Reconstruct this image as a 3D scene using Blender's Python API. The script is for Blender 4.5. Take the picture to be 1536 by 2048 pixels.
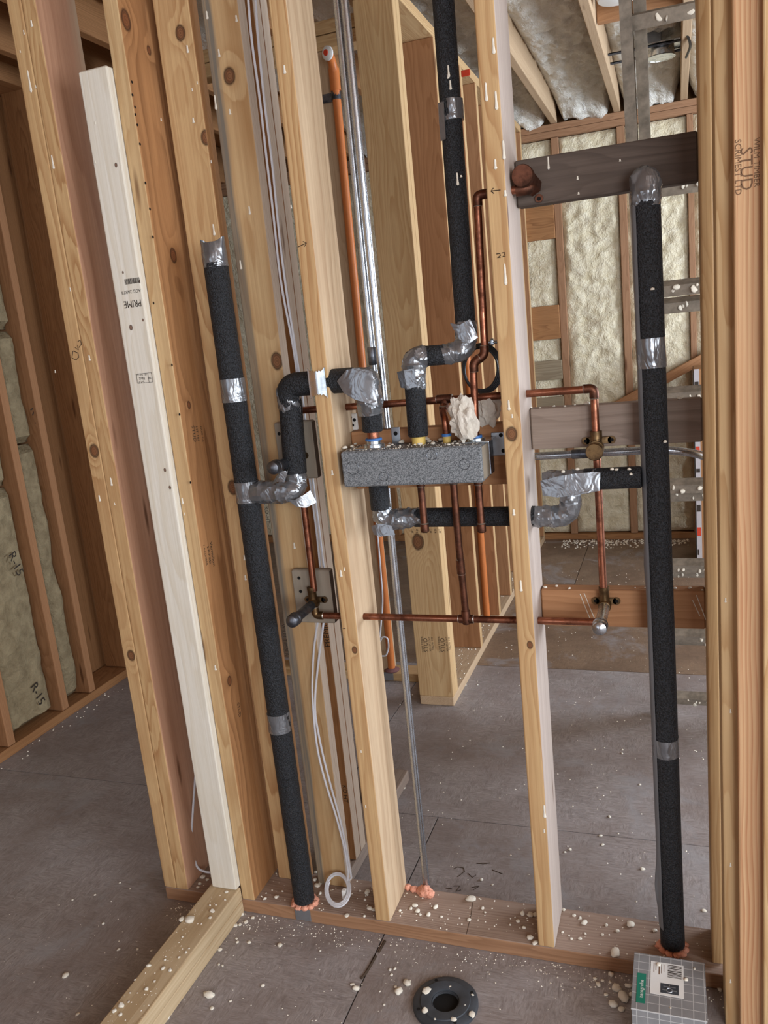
import bpy, math, random
import numpy as np
from mathutils import Vector, Matrix, noise as mn
random.seed(7)
for o in list(bpy.data.objects): bpy.data.objects.remove(o)
SC = bpy.context.scene
COL = SC.collection
V = Vector
# ------------------------------------------------------------------ camera
F, YAW, PITCH, ROLL = 1636.43, .355457, .214729, -.101843
CP = V((.333133, -1.633175, 1.468728))
fw = V((-math.sin(YAW)*math.cos(PITCH), math.cos(YAW)*math.cos(PITCH), -math.sin(PITCH)))
r0 = V((math.cos(YAW), math.sin(YAW), 0)); u0 = r0.cross(fw)
rt = math.cos(ROLL)*r0 + math.sin(ROLL)*u0
up = -math.sin(ROLL)*r0 + math.cos(ROLL)*u0
cam = bpy.data.cameras.new('camera'); co = bpy.data.objects.new('camera', cam); COL.objects.link(co)
cam.sensor_fit = 'VERTICAL'; cam.sensor_height = 24; cam.lens = F/2048*24; cam.clip_start = .02
M = Matrix((rt, up, -fw)).transposed().to_4x4(); M.translation = CP; co.matrix_world = M
SC.camera = co
def ray(px, py): return rt*((px-768)/F) + up*((1024-py)/F) + fw
def at(px, py, x=None, y=None, z=None):
    """point where the sight line through a photo pixel meets the plane x=, y= or z="""
    i, v = (0, x) if x is not None else (1, y) if y is not None else (2, z)
    d = ray(px, py); return CP + d*((v-CP[i])/d[i])
# ------------------------------------------------------------------ world, light, exposure
SC.view_settings.view_transform = 'Standard'; SC.view_settings.look = 'None'
SC.view_settings.exposure = -0.2; SC.view_settings.gamma = 1; SC.view_settings.use_curve_mapping = False
w = bpy.data.worlds.new('sky'); SC.world = w; w.use_nodes = True
bg = w.node_tree.nodes['Background']; bg.inputs[0].default_value = (.72, .83, 1, 1); bg.inputs[1].default_value = 1.0
def window_light(name, loc, direction, sx, sy, power, color):
    l = bpy.data.lights.new(name, 'AREA'); l.shape = 'RECTANGLE'; l.size = sx; l.size_y = sy; l.energy = power; l.color = color
    o = bpy.data.objects.new(name, l); COL.objects.link(o); o.location = loc
    o.rotation_euler = V(direction).to_track_quat('-Z', 'Y').to_euler(); return o
window_light('window_daylight', (-.95, -3.6, 1.55), (0, 1, 0), 1.7, 1.5, 12, (.90, .95, 1))
window_light('window_daylight', (2.0, -3.6, 1.55), (0, 1, 0), 1.6, 1.5, 108, (.90, .95, 1))
window_light('window_daylight', (2.97, -1.7, 1.5), (-1, 0, 0), 1.8, 1.5, 118, (.88, .94, 1))
window_light('window_daylight', (2.97, 2.0, 1.45), (-1, 0, .32), 1.8, 1.4, 195, (.80, .89, 1))
# ------------------------------------------------------------------ tags
def tag(o, label, cat, group=None, kind=None):
    o['label'] = label; o['category'] = cat
    if group: o['group'] = group
    if kind: o['kind'] = kind
    return o
def struct(o, label=None):
    o['kind'] = 'structure'
    if label: o['label'] = label
    return o
def wm(o):
    m = o.matrix_parent_inverse @ o.matrix_basis
    return wm(o.parent) @ m if o.parent else o.matrix_basis.copy()
def put(o, parent):
    o.parent = parent; o.matrix_parent_inverse = wm(parent).inverted(); return o
def empty(name, loc):
    o = bpy.data.objects.new(name, None); o.empty_display_size = .05; COL.objects.link(o); o.location = loc; return o
# ------------------------------------------------------------------ materials
def lin(c): return tuple((v/255/12.92 if v/255 <= .04045 else ((v/255+.055)/1.055)**2.4) for v in c)
def c4(c, k=1.0): return tuple(v*k for v in lin(c)) + (1,)
class NT:
    def __init__(s, name):
        s.m = bpy.data.materials.new(name); s.m.use_nodes = True; s.t = s.m.node_tree
        s.b = s.t.nodes['Principled BSDF']
    def n(s, typ, ins=None, **pr):
        nd = s.t.nodes.new(typ)
        for k, v in pr.items(): setattr(nd, k, v)
        for k, v in (ins or {}).items(): s.set(nd.inputs[k], v)
        return nd
    def set(s, sock, v):
        if isinstance(v, bpy.types.NodeSocket): s.t.links.new(v, sock)
        elif v is not None: sock.default_value = v
    def m1(s, op, a, b=None, c=None, clamp=False):
        nd = s.t.nodes.new('ShaderNodeMath'); nd.operation = op; nd.use_clamp = clamp
        for i, v in enumerate((a, b, c)):
            if v is not None: s.set(nd.inputs[i], v)
        return nd.outputs[0]
    def noise(s, vec, scale, detail=3, rough=.55, dist=0):
        return s.n('ShaderNodeTexNoise', {'Vector': vec, 'Scale': scale, 'Detail': detail, 'Roughness': rough, 'Distortion': dist}).outputs['Fac']
    def mapr(s, v, a, b, c=0., d=1.):
        return s.n('ShaderNodeMapRange', {'Value': v, 'From Min': a, 'From Max': b, 'To Min': c, 'To Max': d}).outputs[0]
    def mix(s, f, a, b, mode='MIX'):
        nd = s.t.nodes.new('ShaderNodeMix'); nd.data_type = 'RGBA'; nd.blend_type = mode
        s.set(nd.inputs[0], f); s.set(nd.inputs[6], a); s.set(nd.inputs[7], b); return nd.outputs[2]
    def vmul(s, v, k):
        return s.n('ShaderNodeVectorMath', {0: v, 1: k}, operation='MULTIPLY').outputs[0]
    def vadd(s, v, k):
        return s.n('ShaderNodeVectorMath', {0: v, 1: k}, operation='ADD').outputs[0]
    def bump(s, h, strength=.3, dist=.002):
        s.t.links.new(s.n('ShaderNodeBump', {'Height': h, 'Strength': strength, 'Distance': dist}).outputs[0], s.b.inputs['Normal'])
    def out(s, col=None, rough=None, metal=None, spec=None):
        if col is not None: s.set(s.b.inputs['Base Color'], col)
        if rough is not None: s.set(s.b.inputs['Roughness'], rough)
        if metal is not None: s.set(s.b.inputs['Metallic'], metal)
        if spec is not None: s.set(s.b.inputs['Specular IOR Level'], spec)
        return s.m
def wood(name, light, dark, ring=.75, freq=210, cx=.03, cy=.11, k=1.0, knots=(), auto=True, stain=None, tone=.22, rough=.72, warp=.075, sax=0):
    """sawn softwood; object coordinates, length along local Z. knots: (plane 'x'|'y', u, z, radius)"""
    T = NT(name); oc = T.n('ShaderNodeTexCoord').outputs['Object']
    rnd = T.n('ShaderNodeObjectInfo').outputs['Random']
    off = T.n('ShaderNodeCombineXYZ', {0: T.m1('MULTIPLY', rnd, 3.7), 1: T.m1('MULTIPLY', rnd, 9.1), 2: T.m1('MULTIPLY', rnd, 57.)}).outputs[0]
    p = T.vadd(oc, off)
    sep = T.n('ShaderNodeSeparateXYZ', {0: oc}).outputs
    low = T.noise(T.vmul(p, (5, 5, .9)), 1.6, 2, .5)
    low2 = T.noise(T.vmul(p, (30, 30, 2.2)), 1.4, 2, .5)
    dx = T.m1('SUBTRACT', sep[0], T.m1('MULTIPLY_ADD', rnd, .05, cx-.025)); dy = T.m1('SUBTRACT', sep[1], cy)
    d = T.m1('SQRT', T.m1('ADD', T.m1('MULTIPLY', dx, dx), T.m1('MULTIPLY', dy, dy)))
    d = T.m1('ADD', d, T.m1('MULTIPLY', low, warp)); d = T.m1('ADD', d, T.m1('MULTIPLY', low2, .010))
    km = None; kc = None; kr = None
    nrm = T.n('ShaderNodeSeparateXYZ', {0: T.n('ShaderNodeTexCoord').outputs['Normal']}).outputs
    for (pl, u, z, r) in knots:
        du = T.m1('SUBTRACT', sep[0 if pl == 'y' else 1], u); dz = T.m1('SUBTRACT', sep[2], z)
        e = T.m1('SQRT', T.m1('ADD', T.m1('MULTIPLY', du, du), T.m1('MULTIPLY', T.m1('MULTIPLY', dz, dz), .55)))
        e2 = T.m1('ADD', e, T.m1('MULTIPLY', T.m1('SUBTRACT', low2, .5), r*.5))
        g = T.m1('EXPONENT', T.m1('MULTIPLY', T.m1('POWER', T.m1('DIVIDE', e, r*2.4), 2.), -1.))
        d = T.m1('ADD', d, T.m1('MULTIPLY', g, r*1.5))
        f = T.mapr(e2, r*1.05, r*.75)
        edge = T.m1('SUBTRACT', T.mapr(e2, r*1.25, r*.95), T.mapr(e2, r*.95, r*.6), clamp=True)
        face = T.m1('GREATER_THAN', T.m1('ABSOLUTE', nrm[1 if pl == 'y' else 0]), .6)
        f = T.m1('MULTIPLY', f, face); edge = T.m1('MULTIPLY', edge, face)
        rw = T.m1('MULTIPLY', f, T.m1('SINE', T.m1('MULTIPLY', e2, 22./r)))
        kr = rw if kr is None else T.m1('ADD', kr, rw)
        km = f if km is None else T.m1('MAXIMUM', km, f)
        kc = edge if kc is None else T.m1('MAXIMUM', kc, edge)
    t = T.m1('FRACT', T.m1('MULTIPLY', d, freq))
    rg = T.m1('MULTIPLY', T.mapr(t, .30, .90), T.mapr(t, 1., .93))
    amp = T.mapr(T.noise(T.vmul(p, (9, 9, .8)), 2.2, 2), .32, .68, .25, 1.)
    fine = T.noise(T.vmul(p, (420, 420, 6)), 1., 2, .6)
    broad = T.noise(T.vmul(p, (14, 14, 1.1)), 1.3, 3)
    f = T.m1('MULTIPLY', T.m1('MULTIPLY', rg, amp), ring)
    col = T.mix(f, c4(light, k), c4(dark, k))
    col = T.mix(T.mapr(broad, .3, .7, tone, 0.), col, c4(dark, k*.9))
    col = T.mix(T.mapr(fine, .3, .7, .16, 0.), col, c4(dark, k*.75))
    strk = T.noise(T.vmul(p, (150, 150, 1.3)), 1., 3, .6)
    col = T.mix(T.mapr(strk, .35, .65, .30, 0.), col, c4(dark, k*.85))
    if stain:
        scol, x0, x1 = stain
        sx = T.m1('ADD', sep[sax], T.m1('MULTIPLY', T.m1('SUBTRACT', low2, .5), .03))
        sf = T.m1('MULTIPLY', T.mapr(sx, x1, x0), T.mapr(strk, .3, .6, .55, 1.))
        col = T.mix(T.m1('MULTIPLY', sf, .85), col, c4(scol, k))
    if auto:
        vo = T.n('ShaderNodeTexVoronoi', {'Vector': T.vmul(p, (15, 15, 2.1)), 'Scale': 1.0, 'Randomness': 1.})
        vf = T.m1('MULTIPLY', T.mapr(vo.outputs['Distance'], .13, .06), T.m1('GREATER_THAN', T.n('ShaderNodeSeparateColor', {0: vo.outputs['Color']}).outputs[0], .6))
        col = T.mix(T.m1('MULTIPLY', vf, .8), col, c4((88, 52, 30), k))
    if km is not None:
        col = T.mix(T.m1('MULTIPLY', km, .85), col, c4((112, 66, 40), k))
        col = T.mix(T.m1('MULTIPLY', kc, .85), col, c4((46, 26, 17), k))
        col = T.mix(T.m1('MULTIPLY', T.m1('MAXIMUM', kr, 0.), .5), col, c4((62, 36, 24), k))
    T.bump(T.m1('ADD', T.m1('MULTIPLY', rg, .5), fine), .22, .0009)
    return T.out(col, rough, 0, .25)
def plain(name, c, rough=.6, metal=0, var=.12, scale=40, bump=.15, dist=.001, spec=.35, stretch=(1, 1, 1)):
    T = NT(name); oc = T.n('ShaderNodeTexCoord').outputs['Object']
    n = T.noise(T.vmul(oc, stretch), scale, 4, .6)
    col = T.mix(T.mapr(n, .3, .7), tuple(v*(1-var) for v in lin(c)) + (1,), tuple(min(1, v*(1+var)) for v in lin(c)) + (1,))
    if bump: T.bump(n, bump, dist)
    return T.out(col, rough, metal, spec)
def metal(name, c, c2, rough=.35, scale=18, lo=.4, hi=.62, r2=.6):
    T = NT(name); oc = T.n('ShaderNodeTexCoord').outputs['Object']
    n = T.noise(oc, scale, 5, .65); f = T.mapr(n, lo, hi)
    T.bump(T.noise(oc, 160, 3), .08, .0006)
    return T.out(T.mix(f, c4(c), c4(c2)), T.mapr(n, lo, hi, rough, r2), 1., .5)
MAT = {}
MAT['copper'] = metal('copper', (170, 112, 88), (98, 60, 46), .3, 22)
MAT['copper_dark'] = metal('copper_dark', (118, 78, 62), (72, 49, 40), .42, 26)
MAT['brass'] = metal('brass', (126, 102, 72), (82, 64, 47), .42, 40)
MAT['galv'] = metal('galvanised_steel', (184, 189, 196), (172, 177, 184), .26, 140, r2=.3)
MAT['dark_steel'] = metal('dark_steel', (118, 122, 130), (72, 74, 80), .36, 30)
MAT['solder'] = metal('solder', (205, 200, 192), (160, 152, 140), .35, 60)
MAT['nickel'] = metal('bright_plate', (222, 228, 232), (196, 204, 210), .2, 30, r2=.3)
MAT['aluminium'] = plain('dusty_aluminium', (136, 127, 115), .5, .4, var=.35, scale=36)
MAT['yellow'] = plain('yellow_plastic', (205, 175, 95), .5)
MAT['blue'] = plain('blue_plastic', (60, 110, 175), .45)
MAT['orange'] = plain('orange_cpvc', (196, 116, 62), .45, var=.06)
MAT['white_cable'] = plain('white_cable', (205, 206, 212), .45, var=.04, bump=0)
MAT['black_cable'] = plain('black_cable', (22, 23, 26), .35, var=.1, bump=0)
MAT['ink'] = plain('stamp_ink', (52, 44, 38), .8, var=.35, scale=300, bump=0)
MAT['ink_soft'] = plain('faded_ink', (112, 84, 62), .8, var=.2, scale=300, bump=0)
MAT['pencil'] = plain('marker', (62, 48, 36), .8, bump=0)
MAT['pink'] = plain('pink_foam', (220, 156, 132), .8, var=.25, scale=90, bump=.8, dist=.004)
MAT['abs'] = plain('black_plastic', (60, 64, 70), .5, var=.3, scale=25)
MAT['white_plastic'] = plain('white_plastic', (222, 222, 220), .4, var=.03)
MAT['red'] = plain('red_plastic', (196, 62, 38), .5)
MAT['hole'] = plain('dark_hole', (14, 12, 11), .9, bump=0)
MAT['bark'] = plain('grey_scrap', (142, 132, 118), .75, var=.2, scale=30, stretch=(1, 1, .15))
MAT['steel_plate'] = plain('steel_plate', (150, 154, 160), .4, .7, var=.1)
def mk_tape():
    T = NT('duct_tape'); oc = T.n('ShaderNodeTexCoord').outputs['Object']
    a = T.noise(oc, 18, 2, .5, 1.5); b = T.noise(oc, 60, 2, .5, .6)
    T.bump(T.m1('ADD', T.m1('ABSOLUTE', T.m1('SUBTRACT', a, .5)), T.m1('MULTIPLY', b, .12)), .6, .008)
    return T.out(T.mix(a, c4((112, 115, 120)), c4((146, 149, 154))), .26, .65, .5)
MAT['tape'] = mk_tape()
MAT['tape_dull'] = plain('dull_tape', (120, 124, 130), .45, .35, var=.06, scale=12)
def mk_sleeve():
    T = NT('black_foam_sleeve'); oc = T.n('ShaderNodeTexCoord').outputs['Object']
    n = T.noise(oc, 330, 2, .6); n2 = T.noise(oc, 130, 2)
    T.bump(T.m1('ADD', n, T.m1('MULTIPLY', n2, .6)), 1., .004)
    return T.out(T.mix(T.mapr(n, .38, .66), c4((10, 11, 13)), c4((44, 47, 53))), .6, 0, .4)
MAT['sleeve'] = mk_sleeve()
def mk_epp():
    T = NT('grey_speckled_foam'); oc = T.n('ShaderNodeTexCoord').outputs['Object']
    vo = T.n('ShaderNodeTexVoronoi', {'Vector': oc, 'Scale': 620.}); n = T.noise(oc, 300, 3, .7)
    g = T.n('ShaderNodeSeparateColor', {0: vo.outputs['Color']}).outputs[0]
    T.bump(T.m1('ADD', g, n), .35, .001)
    return T.out(T.mix(T.mapr(T.m1('ADD', g, n), .6, 1.4), c4((74, 78, 82)), c4((136, 140, 144))), .6, 0, .4)
MAT['epp'] = mk_epp()
def mk_foam(name, c1, c2, rough, spec, sc=14, b=.9):
    T = NT(name); oc = T.n('ShaderNodeTexCoord').outputs['Object']
    a = T.noise(oc, sc, 5, .6, .4); b_ = T.noise(oc, sc*5, 4, .6)
    T.bump(T.m1('ADD', a, T.m1('MULTIPLY', b_, .35)), b, .02)
    return T.out(T.mix(T.mapr(a, .32, .66), c4(c1), c4(c2)), rough, 0, spec)
MAT['foam_wall'] = mk_foam('spray_foam_wall', (208, 196, 164), (230, 222, 198), .5, .4, 20)
MAT['foam_ceiling'] = mk_foam('spray_foam_ceiling', (218, 214, 202), (236, 235, 230), .28, .7, 34, 1.)
MAT['crumb'] = mk_foam('foam_crumb', (232, 224, 204), (246, 242, 232), .5, .4, 60, .4)
MAT['wool'] = mk_foam('mineral_wool', (136, 122, 96), (166, 152, 122), .95, .1, 22, .8)
MAT['paper'] = mk_foam('wet_paper', (182, 174, 162), (206, 200, 190), .85, .2, 40, .15)
def mk_floor(name, c1, c2, c3):
    T = NT(name); oc = T.n('ShaderNodeTexCoord').outputs['Object']
    rnd = T.n('ShaderNodeObjectInfo').outputs['Random']
    p = T.vadd(oc, T.n('ShaderNodeCombineXYZ', {0: T.m1('MULTIPLY', rnd, 11.), 1: T.m1('MULTIPLY', rnd, 23.)}).outputs[0])
    w1 = T.noise(p, 3.2, 4, .6)
    st = T.noise(T.vmul(p, (22, 150, 1)), 1.2, 4, .75, 1.2); st2 = T.noise(T.vmul(p, (120, 26, 1)), 1.3, 4, .75, 1.2); sel = T.noise(p, 14, 3, .6)
    s3 = T.mix(T.mapr(sel, .47, .53), st, st2)
    col = T.mix(T.mapr(s3, .34, .64), c4(c1), c4(c2))
    col = T.mix(T.mapr(w1, .42, .68, 0, .75), col, c4(c3))
    d2 = T.noise(p, 26, 5, .75); col = T.mix(T.mapr(d2, .5, .75, 0, .45), col, c4(c1, .6))
    pl = T.noise(p, 2.4, 6, .72, .6); col = T.mix(T.mapr(pl, .55, .66, 0, .6), col, c4((150, 150, 154)))
    T.bump(T.m1('ADD', s3, d2), .3, .0015)
    return T.out(col, T.mapr(w1, .3, .7, .42, .66), 0, .5)
MAT['osb'] = mk_floor('subfloor_sheet', (126, 118, 116), (166, 160, 160), (124, 110, 104))
MAT['osb_far'] = mk_floor('subfloor_sheet_brown', (112, 92, 76), (140, 118, 98), (96, 76, 62))
W = {}
W['a'] = ((206, 174, 128), (158, 112, 70)); W['b'] = ((206, 177, 134), (168, 128, 84))
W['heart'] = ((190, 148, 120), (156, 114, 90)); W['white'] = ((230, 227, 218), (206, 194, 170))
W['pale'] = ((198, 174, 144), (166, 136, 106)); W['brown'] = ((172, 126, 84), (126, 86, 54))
W['red'] = ((208, 174, 134), (170, 112, 76)); W['grey'] = ((156, 140, 128), (120, 104, 93))
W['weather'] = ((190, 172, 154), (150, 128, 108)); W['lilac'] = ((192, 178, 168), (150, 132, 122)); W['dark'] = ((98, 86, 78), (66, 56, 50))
W['olive'] = ((158, 145, 122), (124, 109, 88)); W['orange'] = ((180, 134, 96), (146, 102, 68))
W['plate'] = ((166, 146, 132), (130, 106, 92)); W['back'] = ((166, 128, 98), (134, 98, 72))
def wd(key, name=None, **kw): return wood(name or 'pine_'+key, *W[key], **kw)
for k_ in W: MAT['w_'+k_] = wd(k_)
# ------------------------------------------------------------------ mesh helpers
class MB:
    def __init__(s): s.v = []; s.f = []; s.mi = []
    def add(s, vs, fs, mi=0):
        b = len(s.v); s.v += [tuple(v) for v in vs]; s.f += [tuple(i+b for i in f) for f in fs]; s.mi += [mi]*len(fs); return s
    def box(s, x0, x1, y0, y1, z0, z1, mi=0):
        return s.add([(x, y, z) for z in (z0, z1) for y in (y0, y1) for x in (x0, x1)],
                     [(0, 2, 3, 1), (4, 5, 7, 6), (0, 1, 5, 4), (2, 6, 7, 3), (0, 4, 6, 2), (1, 3, 7, 5)], mi)
    def rbox(s, x0, x1, y0, y1, z0, z1, r, mi=0):
        """box with edges rounded along z and chamfered ends"""
        prof = []
        for (cx, cy, a0) in ((x1-r, y1-r, 0), (x0+r, y1-r, 90), (x0+r, y0+r, 180), (x1-r, y0+r, 270)):
            for i in range(3):
                a = math.radians(a0+45*i); prof.append((cx+r*math.cos(a), cy+r*math.sin(a)))
        n = len(prof); mx, my = (x0+x1)/2, (y0+y1)/2
        def ins(k): return [(mx+(x-mx)*(1-k/(abs(x1-x0)/2)), my+(y-my)*(1-k/(abs(y1-y0)/2))) for x, y in prof]
        lv = [(ins(r), z0), (prof, z0+r), (prof, z1-r), (ins(r), z1)]
        vs = [(x, y, z) for pr, z in lv for x, y in pr]; fs = []
        for l in range(3):
            for i in range(n): j = (i+1) % n; fs.append((l*n+i, l*n+j, (l+1)*n+j, (l+1)*n+i))
        fs += [tuple(range(n-1, -1, -1)), tuple(3*n+i for i in range(n))]
        return s.add(vs, fs, mi)
    def sweep(s, path, r, n=16, caps=True, fn=None, mi=0):
        path = [V(p) for p in path]; L = len(path); T = []
        for i in range(L): T.append((path[min(i+1, L-1)]-path[max(i-1, 0)]).normalized())
        a = V((0, 0, 1)) if abs(T[0].z) < .9 else V((1, 0, 0))
        N = (a - T[0]*a.dot(T[0])).normalized(); vs = []; acc = 0
        for i in range(L):
            if i: 
                N = (N - T[i]*N.dot(T[i])).normalized(); acc += (path[i]-path[i-1]).length
            B = T[i].cross(N); ri = r[i] if isinstance(r, (list, tuple)) else r
            for k in range(n):
                th = 2*math.pi*k/n; d = N*math.cos(th)+B*math.sin(th)
                vs.append(path[i] + d*(fn(path[i]+d*ri, th, acc, ri) if fn else ri))
        fs = [(i*n+k, i*n+(k+1) % n, (i+1)*n+(k+1) % n, (i+1)*n+k) for i in range(L-1) for k in range(n)]
        if caps: fs += [tuple(range(n-1, -1, -1)), tuple((L-1)*n+k for k in range(n))]
        return s.add(vs, fs, mi)
    def cyl(s, p0, p1, r, n=16, mi=0, r1=None):
        return s.sweep([p0, p1], [r, r if r1 is None else r1], n, mi=mi)
    def lathe(s, prof, origin, axis, n=20, mi=0):
        """prof: (radius, distance along axis)"""
        ax = V(axis).normalized(); a = V((0, 0, 1)) if abs(ax.z) < .9 else V((1, 0, 0))
        e = (a-ax*a.dot(ax)).normalized(); b = ax.cross(e); vs = []
        for (r, d) in prof:
            for k in range(n):
                t = 2*math.pi*k/n; vs.append(V(origin)+ax*d+(e*math.cos(t)+b*math.sin(t))*r)
        fs = [(i*n+k, i*n+(k+1) % n, (i+1)*n+(k+1) % n, (i+1)*n+k) for i in range(len(prof)-1) for k in range(n)]
        fs += [tuple(range(n-1, -1, -1)), tuple((len(prof)-1)*n+k for k in range(n))]
        return s.add(vs, fs, mi)
    def mesh(s, name, mats, smooth=False, origin=None):
        me = bpy.data.meshes.new(name)
        o = V(origin) if origin is not None else V((0, 0, 0))
        me.from_pydata([(v[0]-o.x, v[1]-o.y, v[2]-o.z) for v in s.v], [], s.f); me.update()
        for m in (mats if isinstance(mats, (list, tuple)) else [mats]): me.materials.append(m)
        if any(s.mi): me.polygons.foreach_set('material_index', s.mi)
        if smooth:
            me.polygons.foreach_set('use_smooth', [True]*len(me.polygons))
            try: me.set_sharp_from_angle(angle=math.radians(38))
            except Exception: pass
        return me
    def obj(s, name, mats, parent=None, smooth=False, origin=None):
        if origin is None:
            a = np.array(s.v); origin = ((a[:, 0].min()+a[:, 0].max())/2, (a[:, 1].min()+a[:, 1].max())/2, a[:, 2].min())
        o = bpy.data.objects.new(name, s.mesh(name, mats, smooth, origin)); COL.objects.link(o); o.location = origin
        if parent is not None: put(o, parent)
        return o
def fillet(pts, rad, k=7):
    pts = [V(p) for p in pts]; out = [pts[0]]
    for i in range(1, len(pts)-1):
        a, b, c = pts[i-1], pts[i], pts[i+1]; d0 = (a-b); d1 = (c-b); q = min(rad, d0.length*.49, d1.length*.49)
        p0 = b+d0.normalized()*q; p1 = b+d1.normalized()*q
        for j in range(k+1): t = j/k; out.append(p0*(1-t)**2+b*2*t*(1-t)+p1*t*t)
    return out+[pts[-1]]
def dense(path, step):
    out = [V(path[0])]
    for a, b in zip(path[:-1], path[1:]):
        a, b = V(a), V(b); k = max(1, int((b-a).length/step))
        out += [a.lerp(b, (j+1)/k) for j in range(k)]
    return out
ROT = {'z': Matrix.Identity(3), 'x': Matrix(((0, 0, 1), (0, 1, 0), (-1, 0, 0))), 'y': Matrix(((1, 0, 0), (0, 0, 1), (0, -1, 0)))}
def board(name, x0, x1, y0, y1, z0, z1, mat, axis='z', parent=None, r=.003, sides=None, bow=0):
    """one sawn board: long axis along local Z. sides: {'+x': material,...} for a differently toned face (axis z)"""
    R = ROT[axis]; lo = V((x0, y0, z0)); hi = V((x1, y1, z1)); c = (lo+hi)/2
    base = V((c.x, c.y, z0)) if axis == 'z' else c.copy()
    Ri = R.transposed(); a = Ri @ (lo-base); b = Ri @ (hi-base)
    l = [min(a[i], b[i]) for i in range(3)]; h = [max(a[i], b[i]) for i in range(3)]
    r = min(r, (h[0]-l[0])*.3, (h[1]-l[1])*.3)
    m = MB(); m.rbox(l[0], h[0], l[1], h[1], l[2], h[2], r)
    me = m.mesh(name, [mat])
    if sides:
        for i, (k, sm) in enumerate(sides.items()):
            me.materials.append(sm); ax = 'xyz'.index(k[1]); sg = 1 if k[0] == '+' else -1
            for p in me.polygons:
                if p.normal[ax]*sg > .8: p.material_index = i+1
    o = bpy.data.objects.new(name, me); COL.objects.link(o)
    o.matrix_basis = Matrix.Translation(base) @ R.to_4x4()
    if parent is not None: put(o, parent)
    return o
def text(body, size, loc, right, upv, mat, parent, name='stamp_print', sx=1.0, shear=0):
    cu = bpy.data.curves.new(name, 'FONT'); cu.body = body; cu.size = size; cu.align_x = 'CENTER'; cu.align_y = 'CENTER'; cu.shear = shear; cu.resolution_u = 2
    t = bpy.data.objects.new(name, cu); me = bpy.data.meshes.new_from_object(t); bpy.data.objects.remove(t); bpy.data.curves.remove(cu)
    me.name = name; me.materials.append(mat)
    o = bpy.data.objects.new(name, me); COL.objects.link(o)
    rr = V(right).normalized(); uu = (V(upv)-rr*V(upv).dot(rr)).normalized(); nn = rr.cross(uu)
    mm = Matrix((rr*sx, uu, nn)).transposed().to_4x4(); mm.translation = V(loc); o.matrix_basis = mm
    return put(o, parent)
def strokes(lines, width, origin_fn, mat, parent, name='pencil_mark'):
    m = MB()
    for ln in lines: m.sweep([origin_fn(*q) for q in ln], width, 4)
    return m.obj(name, mat, parent)
# ------------------------------------------------------------------ small foam pieces
DRIP = []
for s_ in range(3):
    m = MB(); rs = random.Random(s_)
    prof = [(.1, 0), (.3, .05), (.36, .25), (.34, .5), (.36+.1*rs.random(), .7), (.55, .84), (.58, .93), (.25, 1.0)]
    m.lathe(prof, (0, 0, 0), (0, 0, -1), 8); DRIP.append(m.mesh('foam_drip', MAT['crumb'], True))
def drip(parent, p, length, width, normal='y', k=0):
    o = bpy.data.objects.new('foam_drip', DRIP[k % 3]); COL.objects.link(o)
    sc = (width, width*.45, length) if normal == 'y' else (width*.45, width, length)
    o.matrix_basis = Matrix.LocRotScale(V(p), None, V(sc)); put(o, parent); return o
CR = []
for s_ in range(6):
    import bmesh
    bm = bmesh.new(); bmesh.ops.create_icosphere(bm, subdivisions=2, radius=1)
    for v in bm.verts:
        q = v.co.copy(); n = mn.noise(q*1.3+V((s_*7.1, 0, 3)))*.45+mn.noise(q*3.1+V((s_*3, 9, 1)))*.22
        v.co = q*(1+n); v.co.z = max(v.co.z, -.45)
    zmin = min(v.co.z for v in bm.verts)
    for v in bm.verts: v.co.z -= zmin
    me = bpy.data.meshes.new('foam_crumb'); bm.to_mesh(me); bm.free(); me.materials.append(MAT['crumb'])
    me.polygons.foreach_set('use_smooth', [True]*len(me.polygons)); CR.append(me)
def crumb(p, r, label, group, flat=.6, parent=None):
    o = bpy.data.objects.new('foam_crumb', random.choice(CR)); COL.objects.link(o)
    o.location = p; o.rotation_euler = (0, 0, random.uniform(0, 6.28)); o.scale = (r*random.uniform(.75, 1.25), r*random.uniform(.75, 1.25), r*flat)
    if parent is not None: return put(o, parent)
    return tag(o, label, 'foam crumb', group)
# ================================================================== the setting
m = MB(); m.box(-4, 3.1, -3.8, 4.0, -.06, -.021)
floor = struct(m.obj('floor', MAT['hole']))
def sheet(x0, x1, y0, y1, mat, zt=0.0):
    g = .0018; mm = MB(); mm.box(x0+g, x1-g, y0+g, y1-g, -.0205, zt); return mm.obj('subfloor_sheet', MAT[mat], floor)
rows = [(-3.8, -1.92, -.9, 'osb'), (-1.92, -.705, -1.2, 'osb'), (-.705, .512, -.388, 'osb'), (.512, 1.652, -.745, 'osb'), (1.652, 2.79, .9, 'osb_far'), (2.79, 4.0, -.228, 'osb_far')]
for (y0, y1, xs, mt) in rows:
    xe = sorted([x for x in [xs-4.88, xs-2.44, xs, xs+2.44, xs+4.88] if -4 < x < 3.1] + [-4, 3.1])
    for a, b in zip(xe[:-1], xe[1:]): sheet(a, b, y0, y1, mt)
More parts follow.
